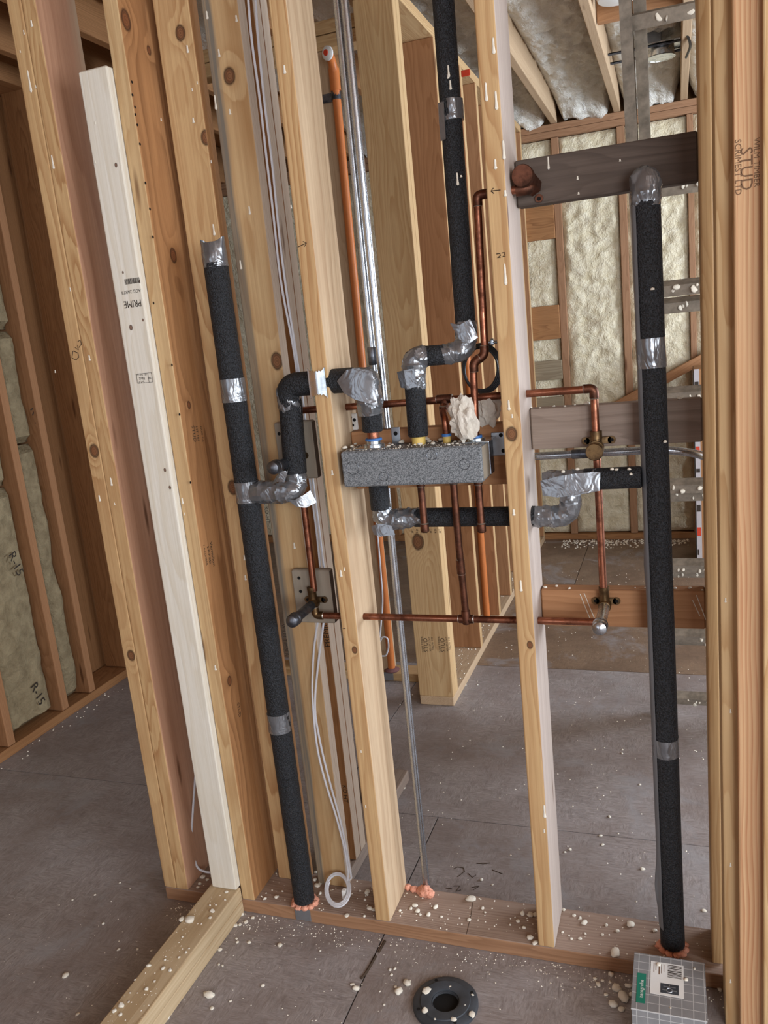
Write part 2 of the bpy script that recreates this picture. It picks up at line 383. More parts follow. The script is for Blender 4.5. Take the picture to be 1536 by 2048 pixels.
# marker line and scribbled numbers on the subfloor
strokes([[(770, 1882), (757, 1905)], [(752, 1912), (733, 1945), (722, 1958)]], .0035, lambda a, b: at(a, b, z=.0), MAT['pencil'], floor, 'marker_line')
strokes([[(907, 1738), (915, 1734), (927, 1736), (929, 1743), (915, 1754)], [(953, 1727), (966, 1728), (981, 1726)], [(892, 1776), (904, 1778)], [(907, 1772), (920, 1772), (912, 1783), (922, 1780)], [(943, 1775), (958, 1773), (946, 1780)], [(936, 1747), (945, 1755), (952, 1750)], [(985, 1740), (1005, 1748)]], .0014, lambda a, b: at(a, b, z=.0), MAT['pencil'], floor, 'marker_scribble')
m = MB(); m.box(-4, 3.1, -3.8, .14, 2.66, 2.72); struct(m.obj('ceiling', MAT['w_brown']))
def walls(name, boxes, mat):
    mm = MB()
    for b in boxes: mm.box(*b)
    return struct(mm.obj(name, mat))
walls('wall_front', [(-4, -2.1, -3.75, -3.65, 0, 2.66), (-.4, 1.2, -3.75, -3.65, 0, 2.66), (2.8, 3.1, -3.75, -3.65, 0, 2.66),
      (-2.1, -.4, -3.75, -3.65, 0, .8), (-2.1, -.4, -3.75, -3.65, 2.3, 2.66), (1.2, 2.8, -3.75, -3.65, 0, .8), (1.2, 2.8, -3.75, -3.65, 2.3, 2.66)], MAT['w_brown'])
walls('wall_right', [(3.0, 3.1, -3.65, -2.6, 0, 2.8), (3.0, 3.1, -.8, 1.1, 0, 2.8), (3.0, 3.1, -2.6, -.8, 0, .75), (3.0, 3.1, -2.6, -.8, 2.25, 2.8), (3.0, 3.1, 2.9, 4, 0, 2.8), (3.0, 3.1, 1.1, 2.9, 0, .75), (3.0, 3.1, 1.1, 2.9, 2.15, 2.8)], MAT['foam_wall'])
walls('wall_far_left', [(-4.0, -3.95, -3.65, 4, 0, 2.8)], MAT['w_brown'])
# ---- back wall: sheathing, studs, plates, foam-filled bays
wb = walls('wall_back', [(-4, 3.1, 3.89, 3.95, 0, 2.9)], MAT['w_brown'])
def foam(name, u0, u1, v0, v1, depth, amp, step, mat, parent, axis, sc=9, seed=0, edge=.03):
    """lumpy sprayed skin over a rectangle. axis 'y': u=x v=z facing -y; axis 'z': u=x v=y facing down"""
    nu = max(2, int((u1-u0)/step)); nv = max(2, int((v1-v0)/step)); vs = []
    for j in range(nv+1):
        for i in range(nu+1):
            u = u0+(u1-u0)*i/nu; v = v0+(v1-v0)*j/nv; q = V((u*sc, v*sc, seed*3.3))
            h = mn.noise(q)*.6+mn.noise(q*2.3)*.45+abs(mn.noise(q*4.6))*.3
            e = min(u-u0, u1-u, v-v0, 9 if axis == 'z' else v1-v); e = min(1, e/edge); h = h*amp*e-(1-e)**2*edge*.5
            if axis == 'z': h += .10*max(0, min(1, (v-3.42)/.3))**2*e+.03*max(0, min(1, (v-3.0)/.7))
            vs.append((u, depth-h, v) if axis == 'y' else (u, v, depth-h))
    n = nu+1; fs = [(j*n+i, j*n+i+1, (j+1)*n+i+1, (j+1)*n+i) for j in range(nv) for i in range(nu)]
    if axis == 'z': fs = [f[::-1] for f in fs]
    mm = MB(); mm.add(vs, fs); return mm.obj(name, mat, parent, True)
FST = [(-1.05, -1.01), (-.72, -.68), (-.352, -.309), (.03, .074), (.417, .451), (.80, .84), (1.18, 1.22)]
for a, b in FST: board('stud', a, b, 3.74, 3.885, .04, 2.51, MAT['w_back'], parent=wb)
for x in (-3.6, -2.9, -2.3, -1.6): board('stud', x, x+.04, 3.74, 3.885, .04, 2.51, MAT['w_brown'], parent=wb)
board('sill_plate', -4, 3, 3.74, 3.885, 0, .038, MAT['w_brown'], 'x', wb)
board('top_plate', -4, 3, 3.74, 3.885, 2.512, 2.549, MAT['w_back'], 'x', wb)
board('top_plate', -4, 3, 3.736, 3.885, 2.55, 2.587, MAT['w_back'], 'x', wb)
for i, ((a0, a1), (b0, b1)) in enumerate(zip(FST[:-1], FST[1:])):
    foam('foam_fill', a1, b0, .045, 2.508, 3.765, .03, .014 if i in (2, 3, 4) else .03, MAT['foam_wall'], wb, 'y', 8, i)
foam('foam_fill', -3.56, -1.05, .045, 2.508, 3.78, .03, .06, MAT['foam_wall'], wb, 'y', 5, 21)
for (z0, z1, mt) in ((1.93, 2.127, 'w_brown'), (1.322, 1.531, 'w_brown'), (1.068, 1.189, 'w_olive'), (.80, .956, 'w_olive')):
    board('blocking', -.62, -.353, 3.728, 3.76, z0, z1, MAT[mt], 'x', wb)
# ---- joists and sprayed ceiling of the back room
cl = MB(); cl.box(-4, 3.1, .14, 4.0, 2.82, 2.86); cb = struct(cl.obj('ceiling_back', MAT['w_brown']))
JX = [-3.2, -2.6, -1.93, -1.60, -1.05, -.69, -.328, .038, .405, .78, 1.15, 1.6, 2.2]
for x in JX: board('joist', x-.019, x+.019, .145, 3.74, 2.588, 2.815, MAT['w_pale' if -.8 < x < .7 else 'w_brown'], 'y', cb)
for i, (a, b) in enumerate(zip(JX[3:-3], JX[4:-2])):
    foam('ceiling_foam', a+.019, b-.019, .15, 3.75, 2.715, .042, .014 if -.75 < a < .5 else .05, MAT['foam_ceiling'], cb, 'z', 11, 40+i, .045)
board('blocking', .06, .385, 2.14, 2.178, 2.60, 2.80, MAT['w_orange'], 'x', cb)
# ---- left room wall with mineral wool batts
wl = walls('wall_left', [(-2.36, -2.31, -3.65, 1.41, 0, 2.66)], MAT['w_brown'])
LS = [-1.0, -.6, -.2, .2, .60, .91, 1.085]
for y in LS: board('stud', -2.30, -2.15, y, y+.038, .04, 2.585, MAT['w_orange'], parent=wl)
board('bottom_plate', -2.30, -2.15, -3.6, 1.41, 0, .038, MAT['w_brown'], 'y', wl)
board('top_plate', -2.30, -2.15, -3.6, 1.41, 2.588, 2.662, MAT['w_brown'], 'y', wl)
def batt(y0, y1, z0, z1, seed):
    nu, nv = max(3, int((y1-y0)/.02)), max(4, int((z1-z0)/.03)); vs = []
    for j in range(nv+1):
        for i in range(nu+1):
            y = y0+(y1-y0)*i/nu; z = z0+(z1-z0)*j/nv; q = V((y*9, z*6, seed))
            e = min(1, min(y-y0, y1-y, z-z0, z1-z)/.03)
            vs.append((-2.195+(mn.noise(q)*.02+mn.noise(q*3)*.012+.02)*e-.03*(1-e), y, z))
    n = nu+1; fs = [(j*n+i, j*n+i+1, (j+1)*n+i+1, (j+1)*n+i) for j in range(nv) for i in range(nu)]
    mm = MB(); mm.add(vs, fs); return mm.obj('insulation_batt', MAT['wool'], wl, True)
for k, (a, b) in enumerate(zip(LS[:-1], LS[1:])):
    zs = [.045, 1.17, 1.63, 2.58] if k % 2 else [.045, 1.02, 1.30, 2.05, 2.58]
    for z0, z1 in zip(zs[:-1], zs[1:]): batt(a+.04, b-.002, z0+.004, z1-.004, k*7+z0)
for (px, py) in ((32, 1128), (76, 1388), (74, 838)):
    p = at(px, py, x=-2.165); text('R-15', .055, p, (0, .25, -1), (0, 1, .25), MAT['ink'], wl, 'batt_print')
board('stud', -2.28, -2.14, 1.365, 1.403, .04, 2.62, MAT['w_brown'], parent=wl)
board('stud', -2.62, -2.48, 2.2, 2.24, .04, 2.62, MAT['w_brown'], parent=wl)
# ---- wall that runs away behind the plumbing wall (open 2x6 bays)
wp = empty('wall_middle', (-.595, 2.5, 0)); struct(wp)
board('bottom_plate', -.665, -.525, 1.25, 3.735, 0, .038, MAT['w_pale'], 'y', wp)
wpz = 2.565
PK = at(836, 1084, y=1.249)
T_ = wd('b', 'pine_pier', freq=150, cx=.0, cy=.06, knots=[('y', PK.x+.595, PK.z-.038, .022)], auto=False)
pier = board('stud', -.665, -.525, 1.25, 1.288, .038, wpz, T_, parent=wp, sides={'+x': MAT['w_b']})
board('stud', -.665, -.525, 1.2895, 1.327, .038, wpz, MAT['w_b'], parent=wp)
for y in (1.757, 2.18, 2.482, 2.90, 3.20, 3.50, 3.69): board('stud', -.665, -.525, y, y+.038, .038, wpz, wd('orange', 'pine_mid', freq=120) if y == 1.757 else MAT['w_orange'], parent=wp, sides={'+x': MAT['w_b']})
board('top_plate', -.665, -.525, 1.2, 3.735, wpz, wpz+.038, MAT['w_b'], 'y', wp)
board('top_plate', -.665, -.525, 1.2, 3.735, wpz+.0385, wpz+.077, MAT['w_b'], 'y', wp) if False else None
for (px, body, s) in ((852, 'STUD', .024), (886, 'STUD', .024)):
    for k, (dx, bb, ss) in enumerate(((0, body, s), (-7, 'WILM TIMBER', .011), (8, 'KD-HT S-DRY', .010), (13, 'NELMA  185', .010))):
        p = at(px+dx, 1290-k, y=1.2494); text(bb, ss, p, (0, 0, 1), (-1, 0, 0), MAT['ink'], pier)
for k in range(7):
    p = at(825+k*9.2, 1062, y=1.2494); text('KD' if k % 2 else 'HT', .012, p, (0, 0, 1), (-1, 0, 0), MAT['ink'], pier)
# ---- cross wall at the back left of it
wc = empty('wall_cross', (-1.2, 1.5, 0)); struct(wc)
board('bottom_plate', -2.1, -.667, 1.45, 1.54, 0, .038, MAT['w_b'], 'x', wc)
for z in (2.505, 2.554): board('top_plate', -2.1, -.667, 1.45, 1.54, z, z+.046, MAT['w_b'], 'x', wc)
board('stud', -.905, -.845, 1.465, 1.50, .038, 2.505, MAT['w_pale'], parent=wc)
for x in (-1.75, -1.34): board('stud', x, x+.038, 1.47, 1.54, .038, 2.505, MAT['w_pale'], parent=wc)
m = MB(); m.box(-.905, -.845, 1.446, 1.4495, .004, .04); m.obj('nail_plate', MAT['steel_plate'], wc)
# ================================================================== the plumbing wall: every board a thing of its own
def kn(px, py, y, base, r, pl='y'):  # knot at a photo pixel on plane y=
    p = at(px, py, y=y); return ('y', p.x-base, p.z-.038, r)
def stud(label, x0, x1, y0, y1, z0, z1, mat, sides=None, drips=(), name='wall_stud', cat='stud', group=None, dy=None, axis='z'):
    o = board(name, x0, x1, y0, y1, z0, z1, mat, axis, sides=sides); tag(o, label, cat, group)
    for k, (px, py, ln) in enumerate(drips):
        p = at(px, py, y=y0); drip(o, (p.x, y0-.0005, p.z), max(ln, 5)*.00115, .0058 if ln > 9 else .0034, 'y', k)
    return o
plate = board('bottom_plate', -1.03, 1.5, 0, .14, 0, .038, wd('plate', 'plate_wood', freq=120), 'x', sides={'-y': MAT['w_back']})
tag(plate, 'long wooden bottom plate lying on the floor under the plumbing wall', 'wall plate', 'wall framing')
m = MB(); p = at(606, 1829, y=-.001); m.rbox(p.x-.022, p.x+.022, -.0025, -.0004, .004, .0375, .0008); m.box(p.x-.010, p.x+.010, -.003, -.0024, .012, .018)
m.obj('nail_plate', MAT['steel_plate'], plate)
strokes([[(947, 1797), (942, 1830), (933, 1868)]], .0007, lambda a, b: at(a, b, z=.038), MAT['pencil'], plate)
G = 'wall framing'
stud('outermost pine stud at the door opening, pencilled DVC, left half of the doubled pair', -1.030, -.9915, 0, .14, .038, 2.64,
     wd('a', 'pine_a1', knots=[kn(188, 902, 0, -1.011, .0125), kn(262, 1311, 0, -1.011, .011)], freq=150, cx=.06, cy=.08),
     drips=((55, 140, 40), (47, 60, 8), (40, 100, 5), (198, 990, 14), (110, 740, 6)), group=G)
A1 = COL.objects[-1] if False else [o for o in COL.objects if o.get('label', '').startswith('outermost')][0]
strokes([[(146, 702), (144, 716)], [(144, 716), (152, 720), (158, 714), (156, 706), (147, 702)], [(150, 695), (157, 700), (155, 690)], [(158, 695), (163, 688), (160, 680), (156, 683)]], .0009, lambda a, b: at(a, b, y=-.0004), MAT['pencil'], A1)
stud('pine stud with a pinkish brown side face, right half of the doubled door pair', -.991, -.953, 0, .14, .038, 2.64,
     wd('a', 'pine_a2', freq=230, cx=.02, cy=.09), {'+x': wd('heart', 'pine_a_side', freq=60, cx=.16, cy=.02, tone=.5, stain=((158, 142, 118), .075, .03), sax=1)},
     drips=((62, 40, 12), (103, 310, 26), (71, 170, 6), (140, 575, 8), (178, 710, 12), (221, 955, 18), (229, 1005, 6)), group=G)
wsn = dict(zip('abcdefg', [(280, 563, .0028), (246, 545, .0022), (262, 655, .0042), (286, 640, .0022), (330, 940, .003), (340, 975, .003), (232, 330, .0034)]))
WS = stud('pale whitish stud cut off short at the top, nailed on flat with printed grade stamps', -.861, -.7875, -.018, .020, .077, 2.078,
     wd('white', 'pine_white', freq=90, cx=.05, cy=.12, knots=[(k[0], k[1]-.0+.0, k[2]+.038-.077, k[3]) for k in [kn(a, b, -.018, -.824, r) for a, b, r in wsn.values()]], auto=False, ring=.5), group=G,
     drips=((190, 243, 5), (190, 320, 7)))
def wst(px, py, body, size, sx=1.0, mat='ink', shear=0): text(body, size, at(px, py, y=-.0186), (-1, 0, -.0), (0, 0, -1), MAT[mat], WS, sx=sx, shear=shear)
wst(265, 607, 'PRIME', .022, .82); wst(262, 583, 'ACG 2&BTR', .010)
m = MB(); c = at(264, 562, y=-.0184); rs = random.Random(3)
x = -.019
while x < .019:
    wdt = rs.uniform(.0005, .0016); m.box(c.x+x, c.x+x+wdt, c.y-.0003, c.y, c.z-.006, c.z+.006); x += wdt+rs.uniform(.0006, .0016)
m.obj('barcode_print', MAT['ink'], WS)
m = MB(); c = at(289, 756, y=-.0184)
for b in ((-.021, .021, -.011, -.0103), (-.021, .021, .0103, .011), (-.021, -.0203, -.011, .011), (.0203, .021, -.011, .011), (.0105, .0112, -.011, .011)): m.box(c.x+b[0], c.x+b[1], c.y-.0003, c.y, c.z+b[2], c.z+b[3])
m.obj('stamp_frame', MAT['ink'], WS)
wst(283, 764, 'S-P-F', .008); wst(284, 757, 'No2', .009); wst(283, 749, '131 NLGA', .007); wst(299, 756, 'NL', .007)
stud('tan stud right behind the whitish flat stud, with nail holes down its brown side', -.786, -.748, 0, .14, .038, 2.64,
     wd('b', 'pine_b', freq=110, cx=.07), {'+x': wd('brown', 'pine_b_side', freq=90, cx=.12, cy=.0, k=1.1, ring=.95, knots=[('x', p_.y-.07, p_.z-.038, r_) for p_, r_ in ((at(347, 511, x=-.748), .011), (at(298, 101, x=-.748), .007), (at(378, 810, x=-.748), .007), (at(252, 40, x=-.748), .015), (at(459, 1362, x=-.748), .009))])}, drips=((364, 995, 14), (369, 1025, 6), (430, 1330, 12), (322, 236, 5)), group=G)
BS = [o for o in COL.objects if o.get('label', '').startswith('tan stud right')][0]
m = MB()
for px, py in ((264, 164), (265, 190), (270, 214), (271, 229), (275, 250), (280, 288), (291, 366), (300, 418), (306, 474), (307, 606), (344, 730), (359, 829), (381, 965)):
    p = at(px, py, x=-.7478); m = MB(); m.lathe([(.0032, 0), (.0028, .0004)], p, (1, 0, 0), 8); m.obj('nail_hole', MAT['hole'], BS)
for px, py, b, s in ((388, 868, 'STUD', .016), (395, 868, 'HT 101', .012), (404, 868, 'GUO 1-2', .010), (425, 1108, 'Vermilion', .016), (418, 1110, 'S-P-F KD', .012), (411, 1110, '1-4-LUMBER', .010), (478, 1420, 'STUD', .016)):
    text(b, s, at(px, py, x=-.7474), (0, 0, -1), (0, 1, 0), MAT['ink'], BS)
CS = stud('knotty yellow pine stud set flat behind the taped left pipe', -.727, -.638, .100, .138, .038, 2.64,
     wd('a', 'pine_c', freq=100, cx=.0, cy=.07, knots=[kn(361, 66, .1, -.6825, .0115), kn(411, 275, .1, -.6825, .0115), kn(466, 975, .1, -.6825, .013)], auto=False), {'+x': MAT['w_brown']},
     drips=((374, 90, 14), (394, 162, 6), (384, 176, 6), (426, 448, 22), (386, 235, 10), (422, 320, 6), (488, 1110, 12), (490, 1150, 12)), group=G)
DS = stud('flat pine stud with a bluish grey stained edge between the pipe and the cables', -.608, -.522, .100, .138, .038, 2.64,
     wd('b', 'pine_d', freq=75, cx=.02, cy=.07, knots=[kn(459, 152, .1, -.565, .013), kn(554, 722, .1, -.565, .014)], stain=((98, 100, 98), -.026, -.017), ring=.9, auto=False), {'+x': MAT['w_weather']},
     drips=((413, 22, 14), (437, 98, 14), (472, 30, 12), (429, 190, 26), (459, 218, 10), (498, 412, 16), (480, 520, 18), (588, 1085, 14)), group=G)
text('KD-HT', .014, at(534, 1030, y=.0994), (0, 0, -1), (1, 0, 0), MAT['ink'], DS); text('WILM TIMBER', .014, at(570, 1280, y=.0994), (0, 0, -1), (1, 0, 0), MAT['ink'], DS)
E1 = stud('weathered stud with a black PREMIUM stamp in the corner behind the cables', -.63, -.540, .213, .251, .038, 2.58, MAT['w_brown'], {'+x': MAT['w_weather']}, group=G)
stud('weathered stud doubled against the stamped corner stud', -.63, -.540, .253, .291, .038, 2.58, MAT['w_brown'], {'+x': MAT['w_weather']}, group=G)
text('PREMIUM', .022, at(652, 1262, y=.2125), (0, 0, 1), (-1, 0, 0), MAT['ink'], E1); text('KD HT', .018, at(690, 1588, y=.2125), (0, 0, -1), (1, 0, 0), MAT['ink'], E1)
cp_ = board('bottom_plate', -.63, -.540, .142, .70, 0, .038, MAT['w_grey'], 'y'); tag(cp_, 'short bottom plate of the corner wall, running back behind the coiled cable', 'wall plate', G)
S1 = stud('pine stud left of the grey valve box, with the shiny nail plate', -.406, -.368, 0, .14, .038, 2.64,
     wd('a', 'pine_s1', freq=120, cx=.06, cy=.03, knots=[kn(709, 1300, 0, -.387, .006)], auto=False), {'+x': wd('pale', 'pine_s1_side', freq=60, cx=.1, cy=-.04)},
     drips=((568, 130, 14), (582, 410, 6), (681, 1140, 14), (688, 1134, 8), (664, 940, 10), (722, 1500, 6), (731, 1610, 6)), group=G)
strokes([[(596, 494), (613, 486)], [(606, 483), (613, 486), (609, 493)], [(686, 1257), (691, 1257)]], .0008, lambda a, b: at(a, b, y=-.0004), MAT['pencil'], S1)
S2 = stud('pine stud right of the grey valve box, pencilled 22, with a whitish right side', 0, .038, 0, .14, .038, 2.64,
     wd('a', 'pine_s2', freq=105, cx=.05, cy=.06, knots=[kn(1023, 868, 0, .019, .011), kn(1060, 1290, 0, .019, .006)], auto=False, k=.97), {'+x': MAT['w_lilac']},
     drips=((986, 75, 24), (971, 165, 28), (991, 182, 28), (1006, 280, 30), (990, 318, 16), (1009, 527, 35), (1010, 380, 10), (1017, 800, 18), (1024, 828, 7), (1027, 1018, 12), (1041, 1160, 22), (1088, 1610, 28), (1088, 1658, 8), (1010, 560, 6)), group=G)
strokes([[(1001, 380), (982, 382), (987, 376)], [(982, 382), (988, 387)], [(993, 508), (1000, 507), (1001, 511), (995, 516), (1001, 515)], [(1004, 506), (1009, 505), (1010, 509), (1005, 514), (1011, 512)]], .0009, lambda a, b: at(a, b, y=-.0004), MAT['pencil'], S2)
stud('narrow brown trimmer board on the inner side of the right-hand post', .379, .401, .03, .14, .038, 2.64, MAT['w_b'], group=G, name='trimmer_board', cat='board')
R1 = stud('pale narrow stud of the right-hand post, next to the stamped board', .399, .437, -.100, -.001, .0, 2.64, wd('b', 'pine_r1', freq=170, cx=.03, cy=.13, auto=False), group=G, drips=((1461, 1418, 7), (1451, 1195, 8), (1461, 1725, 8), (1461, 1958, 8)))
R2 = stud('wide reddish-grained post board stamped STUD at the right edge', .4255, .514, -.125, -.1015, .0, 2.64, wd('red', 'pine_r2', freq=125, cx=-.4, cy=.02, auto=False, warp=.03, ring=.8), group=G)
for px, py, b, s in ((1492, 338, 'STUD', .026), (1513, 325, 'WILM TIMBER', .012), (1476, 335, 'SCRIMEST LTD', .013)):
    text(b, s, at(px, py, y=-.1256), (0, 0, -1), (1, 0, 0), MAT['ink_soft'], R2)
stud('outermost pine board cut by the right edge of the view', .467, .556, -.143, -.127, .0, 2.64, wd('b', 'pine_r3', freq=120, cx=.02, cy=.06), group=G)
# horizontal blocking
def block(label, x0, x1, y0, y1, z0, z1, mat): return tag(board('blocking', x0, x1, y0, y1, z0, z1, mat, 'x'), label, 'blocking', 'blocking between studs')
KU = block('dark grey-brown crosspiece near the top right, behind the copper shower elbow', .039, .379, .10, .138, 1.686, 1.774, wd('dark', 'dark_block', freq=150))
KM = block('weathered grey-brown crosspiece behind the round brass body-spray fitting', .039, .379, .10, .138, 1.194, 1.281, wd('grey', 'grey_block', freq=130))
KL = block('orange-brown crosspiece at the lower right, behind the silver capped nipple', .039, .379, .10, .138, .797, .881, wd('orange', 'orange_block', freq=120))
KV = block('brown crosspiece behind the grey valve box', -.367, -.001, .086, .124, 1.124, 1.257, wd('orange', 'valve_block', freq=110))
for px, py, ln in ((1096, 313, 20), (1155, 352, 6), (1240, 318, 4), (1157, 384, 4)): p = at(px, py, y=.1); drip(KU, (p.x, .0995, p.z), ln*.0012, .004)
strokes([[(1160, 1188), (1183, 1245)], [(1168, 1186), (1190, 1240)], [(1393, 1190), (1412, 1240)], [(1385, 1200), (1400, 1232)]], .0009, lambda a, b: at(a, b, y=.0996), MAT['w_white'], KL, 'scrape_mark')
# partition plate toward the viewer: two boards
for k, (z, lb) in enumerate(((0, 'lower board of the doubled floor plate running toward the viewer'), (.0385, 'upper board of the doubled floor plate running toward the viewer, sprinkled with foam'))):
    o = board('floor_plate', -.872, -.784, -2.2, -.001, z, z+.038, wood('plate_%d' % k, (204, 184, 152), (172, 146, 110), freq=80), 'y'); tag(o, lb, 'wall plate', G)
# ================================================================== things in the back room
th = .392215; dd = V((0, math.sin(th), -math.cos(th))); nn_ = V((0, math.cos(th), math.sin(th))); L0 = V((0, .6516, 1.5051))
ld = empty('extension_ladder', (.47, 1.25, 0)); tag(ld, 'foam-spattered aluminium extension ladder leaning behind the right-hand black pipe', 'ladder')
def obox(m, c, hx, hn, hd, mi=0):
    vs = [c+V((sx*hx, 0, 0))+nn_*(sn*hn)+dd*(sd*hd) for sd in (-1, 1) for sn in (-1, 1) for sx in (-1, 1)]
    m.add(vs, [(0, 2, 3, 1), (4, 5, 7, 6), (0, 1, 5, 4), (2, 6, 7, 3), (0, 4, 6, 2), (1, 3, 7, 5)], mi)
for sec, (xa, xb, off, sh, s0, s1) in enumerate(((.247, .711, 0, 0, -1.13, 1.62), (.274, .684, .062, .072, -1.13, 1.55))):
    for x in (xa, xb):
        m = MB(); c = L0+dd*((s0+s1)/2)+nn_*off+V((x, 0, 0)); h = (s1-s0)/2
        obox(m, c, .0025, .036, h)
        for sn in (-1, 1): obox(m, c+nn_*(sn*.034), .0125, .003, h)
        m.obj('side_rail', MAT['aluminium'], ld)
    for i in range(-3, 6):
        s = i*.305+sh
        if not s0 < s < s1 or (sec and i < -1): continue
        m = MB(); c = L0+dd*s+nn_*off
        obox(m, c+V(((xa+xb)/2, 0, 0))+dd*-.013, (xb-xa)/2, .019, .0022)
        obox(m, c+V(((xa+xb)/2, 0, 0))-nn_*.017, (xb-xa)/2, .0022, .013)
        obox(m, c+V(((xa+xb)/2, 0, 0))+dd*.010-nn_*.006, (xb-xa)/2, .013, .004)
        rg = m.obj('rung', MAT['aluminium'], ld)
        for k in range(5):
            q = c+V((random.uniform(.29, .44), 0, 0))-nn_*(.0195)+dd*random.uniform(-.012, .01)
            cc = crumb(q, random.uniform(.004, .009), '', '', .7, rg); cc.rotation_euler = (math.radians(80), 0, random.uniform(0, 6))
# diagonal brace on the back wall
a = V((-.05, 3.70, .865)); b = V((1.0, 3.70, 1.385)); ln = (b-a).length
br = board('diagonal_brace', -.0275, .0275, -.019, .019, -ln/2, ln/2, MAT['w_orange'])
zz = (b-a).normalized(); yy = V((0, 1, 0)); xx = yy.cross(zz); mm = Matrix((xx, yy, zz)).transposed().to_4x4(); mm.translation = (a+b)/2
for v in br.data.vertices: v.co.z -= ln/2
br.matrix_basis = mm; tag(br, 'diagonal wooden brace across the foamed back wall', 'brace')
# wrapped panel by the back wall
zt = at(1397, 738, y=3.2).z
dp = empty('wrapped_panel', (.6, 3.35, 0)); tag(dp, 'brown panel with a red and white printed edge strip by the back wall', 'panel')
x0 = at(1392, 1000, y=3.2).x
m = MB(); m.rbox(x0, x0+.5, 3.2, 3.5, 0, zt, .004); m.obj('panel_body', MAT['w_brown'], dp)
m = MB(); m.box(x0-.002, x0, 3.2, 3.5, .02, zt-.02); m.obj('dark_edge', MAT['abs'], dp)
m = MB(); m.box(x0+.001, x0+.028, 3.196, 3.2, .0, zt); st_ = m.obj('printed_strip', plain('strip_white', (176, 170, 172), .5, var=.05), dp)
z = .05; k = 0
while z < zt-.05:
    h = random.uniform(.03, .09); mm_ = MB(); mm_.box(x0+.004, x0+.024 if k % 3 else x0+.012, 3.1945, 3.196, z, z+h*.6); mm_.obj('strip_print', MAT['red' if k % 2 else 'ink'], st_); z += h+.06; k += 1
# recessed light housing between joists
fx = empty('recessed_light', (.225, 2.86, 2.62)); tag(fx, 'bare metal recessed light housing hung between the foamed joists', 'light fixture')
m = MB(); m.rbox(.20, .385, 2.78, 2.96, 2.655, 2.66, .002); m.obj('mounting_plate', MAT['nickel'], fx)
m = MB(); m.lathe([(.066, 0), (.068, -.004), (.062, -.004), (.060, .03), (.0, .03)], (.293, 2.86, 2.61), (0, 0, 1), 28); m.lathe([(.0625, 0), (.0625, .05)], (.293, 2.86, 2.607), (0, 0, 1), 28); m.obj('can_trim', MAT['nickel'], fx, True)
m = MB(); m.lathe([(.058, 0), (.058, .002)], (.293, 2.86, 2.611), (0, 0, 1), 24); m.obj('can_inside', MAT['abs'], fx)
m = MB(); m.rbox(.22, .30, 2.86, 2.95, 2.66, 2.76, .004); m.obj('junction_box', MAT['steel_plate'], fx)
for y in (2.79, 2.95):
    m = MB(); m.box(.058, .385, y-.008, y+.008, 2.648, 2.652); m.box(.058, .385, y-.008, y-.005, 2.64, 2.652); m.obj('hanger_bar', MAT['dark_steel'], fx)
m = MB(); m.sweep(fillet([(.41, 2.1, 2.8), (.42, 2.2, 2.66), (.40, 2.5, 2.60), (.425, 2.6, 2.57), (.405, 2.75, 2.56)], .1), .006, 8); tag(m.obj('hanging_wire', MAT['black_cable'], None, True), 'dark wire hanging from the joist near the recessed light', 'cable')
m = MB(); m.lathe([(.02, 0), (.075, .01), (.09, .05), (.075, .09), (.088, .13), (.075, .17)], (.155, 1.95, 2.60), (0, 0, 1), 20); tag(m.obj('duct_boot', MAT['white_plastic'], None, True), 'white rounded duct end poking down beside the ladder rail', 'duct')
# ================================================================== insulated pipes
def sleeve(path, r, parent, name='foam_sleeve', rad=.03):
    m = MB(); P = dense(fillet(path, rad), .03)
    P = [P[0]] + [P[0].lerp(P[1], .05)] + P[1:-1] + [P[-1].lerp(P[-2], .05)] + [P[-1]]
    rr = [r-.002]+[r]*(len(P)-2)+[r-.002]
    m.sweep(P, rr, 24); return m.obj(name, MAT['sleeve'], parent, True)
def crumple(q, amp, seed, sc=55):
    q = V(q)*(sc*.62)+V((seed*5.1, 0, 0))
    a = 1-abs(mn.noise(q))*2.2; b = 1-abs(mn.noise(q*1.9+V((3, 1, 7))))*2.2
    return amp*(max(0, a)**3*.9+max(0, b)**3*.4+mn.noise(q*.5)*.6-.3)
def wrap(path, r, parent, amp=.0032, seed=1, rad=.022, name='tape_wrap', taper=.9, sc=55):
    P = dense(fillet(path, rad, 9), .004); L = len(P); m = MB()
    rr = [r*(taper+(1-taper)*min(1, min(i, L-1-i)/4)) for i in range(L)]
    m.sweep(P, rr, 34, fn=lambda q, th, s, ri: ri+crumple(q, amp, seed, sc))
    o = m.obj(name, MAT['tape'], parent, True)
    try: o.data.set_sharp_from_angle(angle=math.radians(17))
    except Exception: pass
    return o
def band(p0, p1, r, parent, seed=1, name='tape_band'):
    m = MB(); m.sweep(dense([p0, p1], .006), r, 34, fn=lambda q, th, s, ri: ri+.0006*math.sin(th*5+s*60+seed)+.0005*mn.noise(q*120), caps=True)
    return m.obj(name, MAT['tape'], parent, True)
def flap(parent, pts, name='tape_flap'):
    """loose curled end of tape: a thin ribbon through (a,b) edge pairs"""
    m = MB(); vs = []
    for a, b in pts:
        for t in (0, .25, .5, .75, 1): vs.append(V(a).lerp(V(b), t))
    n = 5; k = len(pts); back = [v+V((0, .0006, .0003)) for v in vs]
    fs = [(j*n+i, (j+1)*n+i, (j+1)*n+i+1, j*n+i+1) for j in range(k-1) for i in range(n-1)]
    m.add(vs+back, fs+[tuple(i+len(vs) for i in f[::-1]) for f in fs]); return m.obj(name, MAT['tape'], parent, True)
